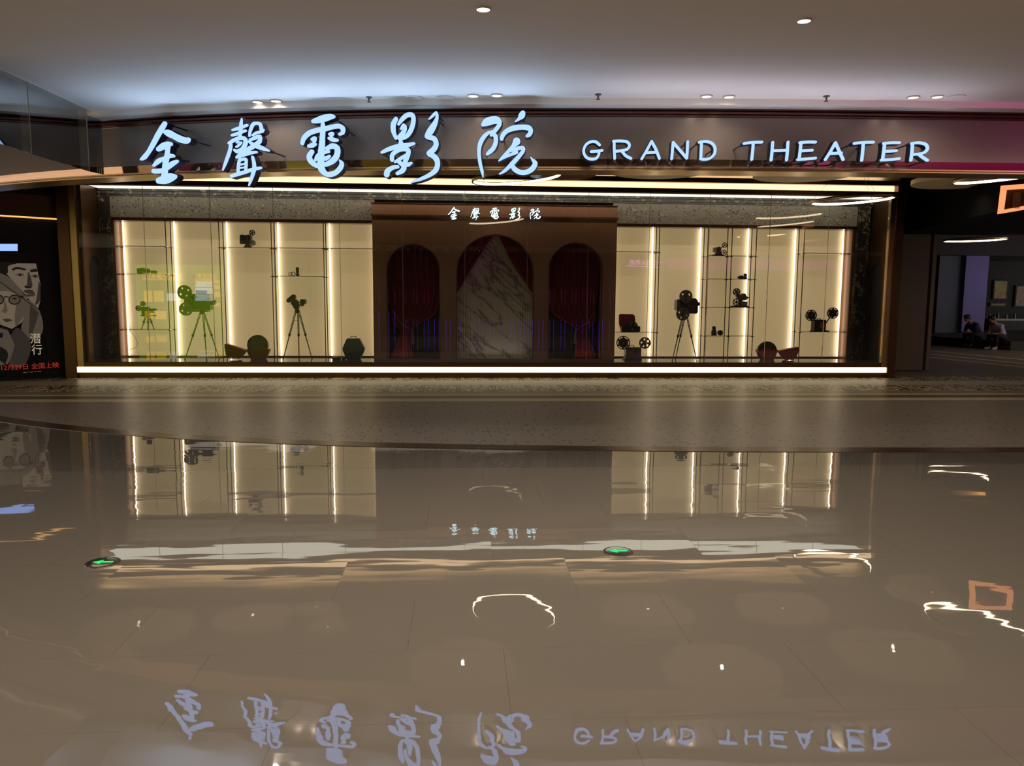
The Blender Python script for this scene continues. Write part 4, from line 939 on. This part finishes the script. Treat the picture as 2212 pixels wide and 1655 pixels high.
# projector third shelf right
z_ = aty(1580, 664, YP1).z+.007
i = Item('projector', 'mid-size grey projector with spoked lower reel on the third shelf, double bay', 'projector', 1597, 664, z=z_, group='small projectors on glass shelves')
i.box('base', M['iron'], 1580, 661.5, 1614, 664, .16); i.poly('column', M['grey'], [(1590, 642), (1594, 634), (1600, 640), (1603, 650), (1599, 661), (1594, 660), (1597, 650)], .08); i.poly('lamp_house', M['grey'], [(1598, 648), (1600, 640), (1602, 635), (1609, 635), (1611, 641), (1617, 643.5), (1612, 647), (1609, 650)], .1)
i.box('motor_housing', M['grey'], 1597, 652, 1612, 661.5, .14); i.reel('upper_reel', M['grey'], 1588.5, 631.5, 7.8, 5, .17, .6, .025, -.07); i.reel('lower_reel', M['iron'], 1588, 653.5, 8, 6, style='spokes', d=.025, dy=-.08); i.rod('arm', M['grey'], (1590, 633), (1597, 645), .012, -.05, -.05)
# lens pair lowest shelf left
z_ = aty(1580, 726, YP1).z+.006
i = Item('loose_lens', 'tall dark lens standing on the lowest shelf of the double bay', 'lens', 1541.5, 726, z=z_); i.poly('barrel', M['iron'], [(1537, 725.8), (1537, 718), (1539, 714), (1539, 706.5), (1545, 706.5), (1545, 714), (1547, 718), (1547, 725.8)], .06); i.box('focus_ring', M['steel'], 1536.8, 718, 1547, 720, .062)
i = Item('loose_lens', 'round lens facing forward on the lowest shelf of the double bay', 'lens', 1555, 726, z=z_); i.dial('barrel', M['iron'], 1555, 720.3, 5.6, .06, .02); i.dial('front_rim', M['steel'], 1555, 720.3, 3.2, .006, -.04); i.dial('glass', M['glasslens'], 1555, 720.3, 2.6, .004, -.047)
# projector with two slotted reels, far right shelf
z_ = aty(1780, 717, YP1).z+.006
i = Item('projector', 'boxy dark projector with two slotted reels on raised arms, far right shelf', 'projector', 1771, 717, z=z_)
i.box('housing', M['iron'], 1755, 692, 1781, 716.6, .16); i.box('side_plate', M['fibre_brown'], 1767, 697, 1778, 710, .01, -.085); i.box('foot', M['iron'], 1753, 715, 1787, 717, .18); i.poly('handle', M['steel'], [(1764, 692), (1765, 689), (1772, 689), (1773, 692), (1771.6, 692), (1771, 690.2), (1766, 690.2), (1765.4, 692)], .012)
i.rod('left_arm', M['iron'], (1757, 694), (1750, 686), .012, -.07, -.07); i.rod('right_arm', M['iron'], (1780, 700), (1791, 684), .012, -.07, -.07)
i.reel('feed_reel', M['iron'], 1747.5, 682.5, 11.8, 6, style='slots', dy=-.1, film=True); i.reel('take_up_reel', M['iron'], 1794, 677.5, 11.8, 6, style='slots', dy=-.1, film=True)
for kx in (1769, 1772, 1775, 1778): i.dial('knob', M['steel'], kx, 713, .7, .015, -.08)
# loose cable on the left niche back
tag(G().path([(aty(x, y, 15.84).x, 15.83, aty(x, y, 15.84).z) for x, y in [(277, 705), (283, 716), (292, 728), (298, 742), (295, 750), (285, 754), (277, 757)]], .004, 6).build('loose_cable', M['steel']), 'thin loose cable looping on the far left niche wall', 'cable')

# ------------------------------------------------------------------ left: dark wall with film poster, light box and cove
A_ = atz(-140, 832, 0); B_ = Vector((CL-.0, 14.95, 0))
dv = (B_-A_).normalized(); nv = Vector((dv.y, -dv.x, 0)); nv = nv if nv.y < 0 else -nv
def wl(px, py, off=0.):
    q = atplane(px, py, A_+nv*off, nv); return ((q-A_).dot(dv), q.z)
def wall_piece(name, m, px0, py0, px1, py1, off, th, par=None, quad=None):
    pts = quad or [(px0, py1), (px1, py1), (px1, py0), (px0, py0)]
    l = [wl(x, y, off) for x, y in pts]
    return G().ext([l], A_+nv*off, dv, UPv, -nv, th).build(name, m, par)
L_ = (B_-A_).length
struct(G().ext([[(-3, 0), (L_, 0), (L_, 4.05), (-3, 4.05)]], A_, dv, UPv, -nv, .2).build('wall_left', M['darkwall']))
z0 = wl(60, 470)[1]
struct(G().ext([[(-3, z0), (wl(132, 470)[0], z0), (wl(132, 470)[0], z0+.4), (-3, z0+.4)]], A_+nv*.06, dv, UPv, -nv, .05).build('trim_6', M['bronze']))
tag(G().ext([[(-3, z0-.015), (wl(132, 470)[0], z0-.015), (wl(132, 470)[0], z0+.012), (-3, z0+.012)]], A_+nv*.075, dv, UPv, -nv, .012).build('cove_led', M['ledge_glow']), 'thin amber glowing line on the dark wall above the poster', 'light strip')
t = thing('light_box', 'small pale blue glowing box on the dark wall above the poster', 'light box', A_+dv*wl(5, 543)[0]+Vector((0, 0, wl(5, 543)[1])))
wall_piece('casing', M['black'], -80, 524, 41, 545, .10, .085, t); wall_piece('lit_face', emat('pale_blue_box_face', (150, 180, 255), 1.15), -80, 527, 38, 542, .105, .004, t)
t = thing('film_poster', 'black and white film poster of stern faces with pale title and red date', 'poster', A_+dv*wl(40, 812)[0])
Q = [(-70, 815), (105, 812), (78, 570), (-75, 566)]
def pz(pts): return [(((x-130 if x == 0 else x)/3.447), 380+y/3.447) for x, y in pts]
wall_piece('poster_sheet', emat('poster_black', (14, 12, 11), .6), 0, 0, 0, 0, .03, .02, t, Q)
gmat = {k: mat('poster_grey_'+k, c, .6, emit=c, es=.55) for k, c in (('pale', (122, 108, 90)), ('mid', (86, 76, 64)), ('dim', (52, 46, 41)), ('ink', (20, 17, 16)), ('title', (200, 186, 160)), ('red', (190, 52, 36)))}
lay = [.0]
def smooth_loop(q):
    n = len(q); out = []
    for i in range(n):
        p0, p1, p2, p3 = (np.array(q[(i+k) % n]) for k in (-1, 0, 1, 2))
        for k in range(4):
            t_ = k/4; out.append(tuple(.5*(2*p1+(p2-p0)*t_+(2*p0-5*p1+4*p2-p3)*t_*t_+(-p0+3*p1-3*p2+p3)*t_**3)))
    return out
def pp(name, m, pts, par=t):
    lay[0] += .0006; q = pz(pts)
    if name not in ('diagonal_cut', 'upper_face', 'middle_face', 'lower_face') and len(q) > 4: q = smooth_loop(q)
    return wall_piece(name, gmat[m], 0, 0, 0, 0, .031+lay[0], .0005, par, q)
pp('upper_face', 'pale', [(20, 650), (268, 653), (300, 800), (300, 930), (280, 1000), (190, 885), (40, 720)])
pp('hairline', 'ink', [(0, 640), (120, 648), (60, 672), (45, 730), (0, 690)])
pp('brow', 'ink', [(92, 690), (130, 678), (190, 692), (185, 704), (130, 694), (95, 706)]); pp('brow', 'ink', [(222, 700), (270, 690), (284, 712), (228, 718)])
for ex, ey in ((150, 738), (262, 748)):
    pp('eye', 'mid', [(ex-34, ey), (ex-10, ey-13), (ex+22, ey-9), (ex+30, ey+4), (ex, ey+11)]); pp('pupil', 'ink', [(ex-11, ey-9), (ex+8, ey-8), (ex+9, ey+7), (ex-9, ey+7)])
pp('nose_shadow', 'dim', [(208, 720), (222, 735), (240, 800), (238, 826), (205, 838), (180, 824), (200, 810)]); pp('nostril', 'ink', [(182, 818), (214, 826), (236, 822), (228, 836), (190, 834)])
pp('moustache', 'dim', [(180, 852), (240, 850), (262, 890), (240, 882), (190, 872)]); pp('mouth', 'dim', [(196, 880), (245, 884), (258, 896), (200, 900)]); pp('cheek_shade', 'dim', [(290, 780), (301, 850), (298, 930), (262, 960), (275, 900)])
pp('middle_face', 'pale', [(0, 730), (60, 790), (175, 885), (205, 905), (195, 1010), (165, 1090), (90, 1140), (0, 1060)])
pp('hair_band', 'mid', [(0, 722), (44, 740), (170, 870), (160, 895), (60, 860), (0, 850)])
pp('cheek', 'mid', [(135, 900), (195, 905), (190, 1010), (160, 1070), (120, 1120), (110, 1040)])
for ex in (-14, 108):
    ring_ = [(ex+46*cos(a), 922+38*sin(a)) for a in [2*PI*k/18 for k in range(18)]]; pp('spectacle_frame', 'ink', ring_); pp('spectacle_glass', 'mid', [(ex+37*cos(a), 922+29*sin(a)) for a in [2*PI*k/18 for k in range(18)]])
    pp('eye', 'ink', [(ex-22, 915), (ex, 906), (ex+22, 914), (ex, 922)])
pp('spectacle_bridge', 'ink', [(30, 898), (64, 896), (64, 904), (30, 907)]); pp('temple_arm', 'ink', [(150, 890), (176, 892), (172, 912), (150, 905)])
pp('nose_shadow', 'mid', [(34, 930), (56, 1000), (40, 1020), (10, 1006), (26, 990)]); pp('mouth', 'dim', [(16, 1068), (60, 1062), (96, 1076), (50, 1090)])
pp('neck', 'mid', [(200, 920), (296, 1010), (318, 1160), (230, 1220), (160, 1150), (175, 1060)]); pp('neck_shade', 'dim', [(225, 960), (290, 1020), (240, 1180), (215, 1170)])
pp('jacket', 'dim', [(110, 1140), (160, 1150), (230, 1250), (190, 1400), (80, 1420), (60, 1250)])
pp('lower_face', 'mid', [(0, 1090), (60, 1150), (110, 1260), (90, 1330), (60, 1400), (0, 1440)]); pp('eye', 'ink', [(0, 1160), (26, 1170), (20, 1205), (0, 1210)]); pp('cheek_shade', 'ink', [(0, 1230), (50, 1300), (40, 1400), (20, 1390), (0, 1290)])
for a_, b_ in (((0, 700), (310, 1015)), ((0, 1068), (110, 1170))):
    pp('diagonal_cut', 'ink', [a_, (a_[0], a_[1]-7), (b_[0], b_[1]-7), b_])
def ptext(txt, px, py, h, m, nm, sx=1.):
    q = atplane(px, py, A_+nv*.066, nv); text_g(txt, h, q, dv*sx, UPv, nv, .002).build(nm, gmat[m], t)
ptext('潜', 77, 733, .20, 'title', 'title_character', .9); ptext('行', 80, 757, .20, 'title', 'title_character', .9)
ptext('12月29日 全国上映', 65, 792.5, .112, 'red', 'release_date'); ptext('— ·· — ··· —·', 70, 803.5, .05, 'title', 'credits_line')

# ------------------------------------------------------------------ right: door panel, bulkhead, lobby, people
X0 = aty(1940, 700, 16.2).x; X1 = aty(2000, 640, 16.2).x
tag(G().box(X0-.6, X1-.06, 16.05, 16.2, .02, 2.90).build('tan_door_panel', mat('tan_laminate_panel', (104, 80, 58), .5, noise=.06, nscale=2)), 'tall tan panel standing just right of the display case', 'door panel')
tag(G().box(X1-.055, X1+.0, 16.12, 16.2, .02, 2.90).build('panel_gap', M['black']), 'dark slot along the right edge of the tall tan panel', 'slot')
tag(G().box(X1+.005, X1+.09, 16.05, 16.2, .02, 2.90).build('door_post', mat('tan_post', (112, 90, 66), .5)), 'narrow tan post right of the tall panel', 'post')
g = G(); pa = aty(1945, 495, 16.2); pb = atz(2165, 455, 2.9)
g.ext([[(pa.x-.9, 16.1), (pa.x, 16.1), (pb.x, pb.y), (pb.x+5, pb.y-.5), (pb.x+5, 16.25), (pa.x-.9, 16.25)]], (0, 0, 2.905), (1, 0, 0), (0, 1, 0), (0, 0, 1), 1.14)
struct(g.build('wall_bulkhead', mat('matt_black_bulkhead', (7, 6, 6), .9, spec=.1)), 'black bulkhead above the lobby entrance', 'bulkhead')
q0 = aty(2160, 462, 11.3); q1 = aty(2260, 402, 11.3)
t = thing('amber_lit_sign', 'amber glowing angular sign cut off by the right edge of the picture', 'lit sign', (q0.x, 11.3, q0.z))
l = [(q0.x, q0.z), (q0.x+.02, q1.z), (q1.x, q1.z+.05), (q1.x, q0.z+.12)]; b = .06
l2 = [(q0.x+b, q0.z+.06), (q0.x+b+.02, q1.z-b), (q1.x-b, q1.z-b+.04), (q1.x-b, q0.z+.17)]
G().ext([l, l2], (0, 11.3, 0), (1, 0, 0), UPv, (0, 1, 0), .06).build('lit_outline', emat('amber_sign_face', (255, 160, 105), 1.05), t)
G().ext([l2], (0, 11.37, 0), (1, 0, 0), UPv, (0, 1, 0), .02).build('bronze_back', M['bronze'], t); G().box(q0.x+.22, q0.x+.30, 11.3, 11.36, q0.z+.08, q1.z-.1).build('upright', M['jamb'], t)
G().cyl((q0.x+.4, 11.35, q1.z), (q0.x+.4, 11.35, 4.05), .012, n=8).build('hanger', M['pole'], t)
# lobby depth
ledz = .28
struct(G().ext([[(15.5, 25.3), (15.95, 23.5), (16.3, 22.75), (16.42, 22.3), (26, 20.3), (26, 40), (15.5, 40)]], (0, 0, 0), (1, 0, 0), (0, 1, 0), (0, 0, 1), ledz).build('wall_low_ledge', mat('dark_stone_ledge', (60, 55, 50), .5)))
qa = aty(2024, 650, 27.6).x; qb = aty(2073, 650, 27.6).x; qc = aty(2130, 650, 27.4).x; zt_ = aty(2080, 551, 27).z
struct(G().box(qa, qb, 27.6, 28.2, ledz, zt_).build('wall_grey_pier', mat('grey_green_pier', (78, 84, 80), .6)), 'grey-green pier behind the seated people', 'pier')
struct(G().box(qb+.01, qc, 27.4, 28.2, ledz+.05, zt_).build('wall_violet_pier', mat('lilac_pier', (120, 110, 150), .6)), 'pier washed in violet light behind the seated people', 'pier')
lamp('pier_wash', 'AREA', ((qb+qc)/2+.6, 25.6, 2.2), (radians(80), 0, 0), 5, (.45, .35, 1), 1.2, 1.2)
struct(G().box(8, 45, 31.5, 31.7, 0, 4.05).build('wall_lobby_back', M['darkwall'])); struct(G().box(8.5, 8.7, 16.25, 31.5, 0, 4.05).build('wall_lobby_side', M['darkwall']))
struct(G().box(45, 45.2, -12, 40, 0, 4.05).build('wall_lobby_right', M['darkwall']))
struct(G().box(14, 45, 27.2, 31.5, aty(2100, 551, 27).z, 4.04).build('ceiling_lobby_drop', mat('taupe_dropped_ceiling', (46, 38, 32), .7)))
# counter and shop wall with posters
t = thing('shop_counter', 'dark counter with a pale metal edge behind the seated people', 'counter', (aty(2180, 700, 30.0).x, 30.0, 0))
x0 = aty(2131, 700, 30).x; z_ = aty(2160, 692, 30).z; G().box(x0, x0+4, 29.7, 30.3, 0.285, z_).build('front', M['black'], t); G().box(x0, x0+4, 29.66, 30.3, z_, z_+.07).build('edge', M['steel'], t)
for k, (px, py, w_, h_, lb, c1) in enumerate([(2160, 626, .62, .80, 'dim yellowish poster on the lobby back wall', (120, 104, 66)), (2204, 640, .5, .9, 'dim picture of pale shapes at the right edge of the lobby wall', (110, 96, 80)), (2155, 658, .7, .16, 'small dim sign under the lobby poster', (110, 96, 60))]):
    q = aty(px, py, 31.45); t = thing('lobby_picture', lb, 'picture', (q.x, 31.45, q.z-h_/2))
    G().box(q.x-w_/2, q.x+w_/2, 31.42, 31.5, q.z-h_/2, q.z+h_/2).build('frame', M['black'], t)
    G().box(q.x-w_/2+.05, q.x+w_/2-.05, 31.405, 31.42, q.z-h_/2+.04, q.z+h_/2-.04).build('print', mat('dim_print_%d' % k, c1, .6, noise=.9, nscale=6, emit=c1, es=.12), t)
for k in range(4):
    q = aty(2138+k*18, 682, 30.0); tag(G().cyl((q.x, 30, z_+.07), (q.x, 30, z_+.2+.05*(k % 2)), .05, .04, n=14).cyl((q.x, 30, z_+.2+.05*(k % 2)), (q.x, 30, z_+.25+.05*(k % 2)), .02, n=10).build('counter_jar', M['steel']), f'small dim jar on the lobby counter, {["first","second","third","fourth"][k]} from the violet pier', 'jar', 'jars on the lobby counter')

def skin(name, m, verts, edges, radii, parent, sub=2, flat=None):
    me = bpy.data.meshes.new(name); me.from_pydata([tuple(v) for v in verts], edges, []); me.materials.append(m)
    o = bpy.data.objects.new(name, me); COL.objects.link(o); o.parent = parent
    md = o.modifiers.new('skin', 'SKIN'); md.use_smooth_shade = True
    sk = me.skin_vertices[0].data if me.skin_vertices else None
    if sk is None:
        bpy.context.view_layer.objects.active = o; sk = me.skin_vertices[0].data
    for i, r in enumerate(radii):
        sk[i].radius = (r, r) if not isinstance(r, tuple) else r
    sk[0].use_root = True
    s_ = o.modifiers.new('sub', 'SUBSURF'); s_.levels = s_.render_levels = sub
    return o
def person(label, loc, face, shirt, trousers, shoe, z=ledz, hands=(0.42, .10, .46), lean=.34, sleeves='short'):
    """seated, bent forward, forearms on the knees; local +x is the way they face"""
    t = thing('person', label, 'person', (loc[0], loc[1], 0)); t.rotation_euler = (0, 0, face); t.scale = (.93, .93, .93)
    h = z+.11
    V = [(0, 0, h), (.10, 0, h+.16), (.22, 0, h+.30), (lean, 0, h+.42), (lean+.08, 0, h+.50), (lean+.13, 0, h+.56)]      # pelvis..neck..skull base
    E_ = [(0, 1), (1, 2), (2, 3), (3, 4), (4, 5)]; R_ = [.09, .09, .10, .08, .05, .055]
    def add(i, pts, rs):
        for p, r in zip(pts, rs): V.append(p); R_.append(r); E_.append((i, len(V)-1)); i = len(V)-1
        return i
    hx, hy, hz = hands; ends = []
    for s in (-1, 1):
        k = add(3, [(lean-.02, .17*s, h+.38), (lean+.02, .22*s, h+.20), (hx-.02, .17*s, h+.13), (hx+.12, .08*s, h+.14)], [.055, .045, .036, .026]); ends.append(V[k])
        k = add(0, [(.05, .11*s, h), (.25, .13*s, h+.06), (.44, .14*s, h+.10), (.43, .13*s, h-.12), (.40, .12*s, .09)], [.08, .07, .058, .05, .036])
        add(k, [(.47, .125*s, .04), (.58, .13*s, .035)], [.038, .03])
    skin('body', M['skin'], V, E_, R_, t)
    # fingers
    g = G()
    for s, e in zip((-1, 1), ends):
        for q in range(4): g.path([(e[0]+.01, e[1]+(q-1.5)*.016, e[2]), (e[0]+.055+.006*(q in (1, 2)), e[1]+(q-1.5)*.016, e[2]-.008), (e[0]+.075, e[1]+(q-1.5)*.015, e[2]-.03)], .0085, 6)
        g.path([(e[0], e[1]-.03*s, e[2]), (e[0]+.04, e[1]-.045*s, e[2]-.004)], .0095, 6)
    g.build('fingers', M['skin'], t, world=False)
    # head with face
    hc = (lean+.20, 0, h+.60); g = G().ball(hc, .095, 1.05, .82, 1.2)
    g.ball((hc[0]+.10, 0, hc[2]-.02), .015, 1.1, .8, 1.3, 8)
    for s in (-1, 1): g.ball((hc[0], .082*s, hc[2]-.01), .022, .7, .4, 1.2, 8)
    g.build('head', M['skin'], t, world=False)
    e_ = G()
    for s in (-1, 1): e_.ball((hc[0]+.088, .033*s, hc[2]+.012), .011, .6, 1, .6, 8)
    e_.build('eyes', M['hair'], t, world=False)
    G().ball((hc[0]+.094, 0, hc[2]-.062), .012, .6, 1.8, .5, 8).build('mouth', mat('lips', (120, 60, 56), .5) if 'lips' not in M else M['lips'], t, world=False)
    g = G().ball((hc[0]-.012, 0, hc[2]+.035), .105, 1.06, .95, 1.02); g.ball((hc[0]+.06, 0, hc[2]+.085), .05, 1, 1.5, .7, 10); g.build('hair', M['hair'], t, world=False)
    # clothing
    sv = [(0-.02, 0, h+.0), (.09, 0, h+.16), (.21, 0, h+.30), (lean-.02, 0, h+.40), (lean+.04, 0, h+.455)]; se = [(0, 1), (1, 2), (2, 3), (3, 4)]; sr = [.14, .145, .16, .145, .085]
    for s in (-1, 1):
        sv.append((lean-.03, .17*s, h+.375)); sr.append(.085); se.append((3, len(sv)-1)); sv.append((lean+.01, .215*s, h+.25)); sr.append(.066); se.append((len(sv)-2, len(sv)-1))
        if sleeves == 'long': sv.append((lean+.02, .22*s, h+.19)); sr.append(.056); se.append((len(sv)-2, len(sv)-1)); sv.append((hx+.02, .155*s, h+.132)); sr.append(.044); se.append((len(sv)-2, len(sv)-1))
    skin('shirt', shirt, sv, se, sr, t)
    tv = [(0, 0, h-.02)]; te = []; tr = [.125]
    for s in (-1, 1):
        i0 = 0
        for p, r in zip([(.05, .115*s, h), (.25, .13*s, h+.055), (.45, .14*s, h+.09), (.44, .13*s, h-.10), (.41, .12*s, .13)], [.115, .10, .08, .073, .065]): tv.append(p); tr.append(r); te.append((i0, len(tv)-1)); i0 = len(tv)-1
    skin('trousers', trousers, tv, te, tr, t)
    for s in (-1, 1):
        skin('shoe', shoe, [(.38, .12*s, .05), (.50, .125*s, .045), (.62, .13*s, .035)], [(0, 1), (1, 2)], [.05, .05, .036], t)
    return t
q = Vector((16.47, 22.74)); person('person bent forward in a lavender T-shirt, black trousers and white shoes, seated on the ledge', (q.x, q.y), radians(196), M['shirt_lav'], M['trousers'], M['shoe'])
q = Vector((16.24, 23.5)); person('person in dark clothes bent over a phone, seated left of the one in lavender', (q.x, q.y), radians(190), M['shirt_dark'], M['trousers'], M['trousers'], sleeves='long')
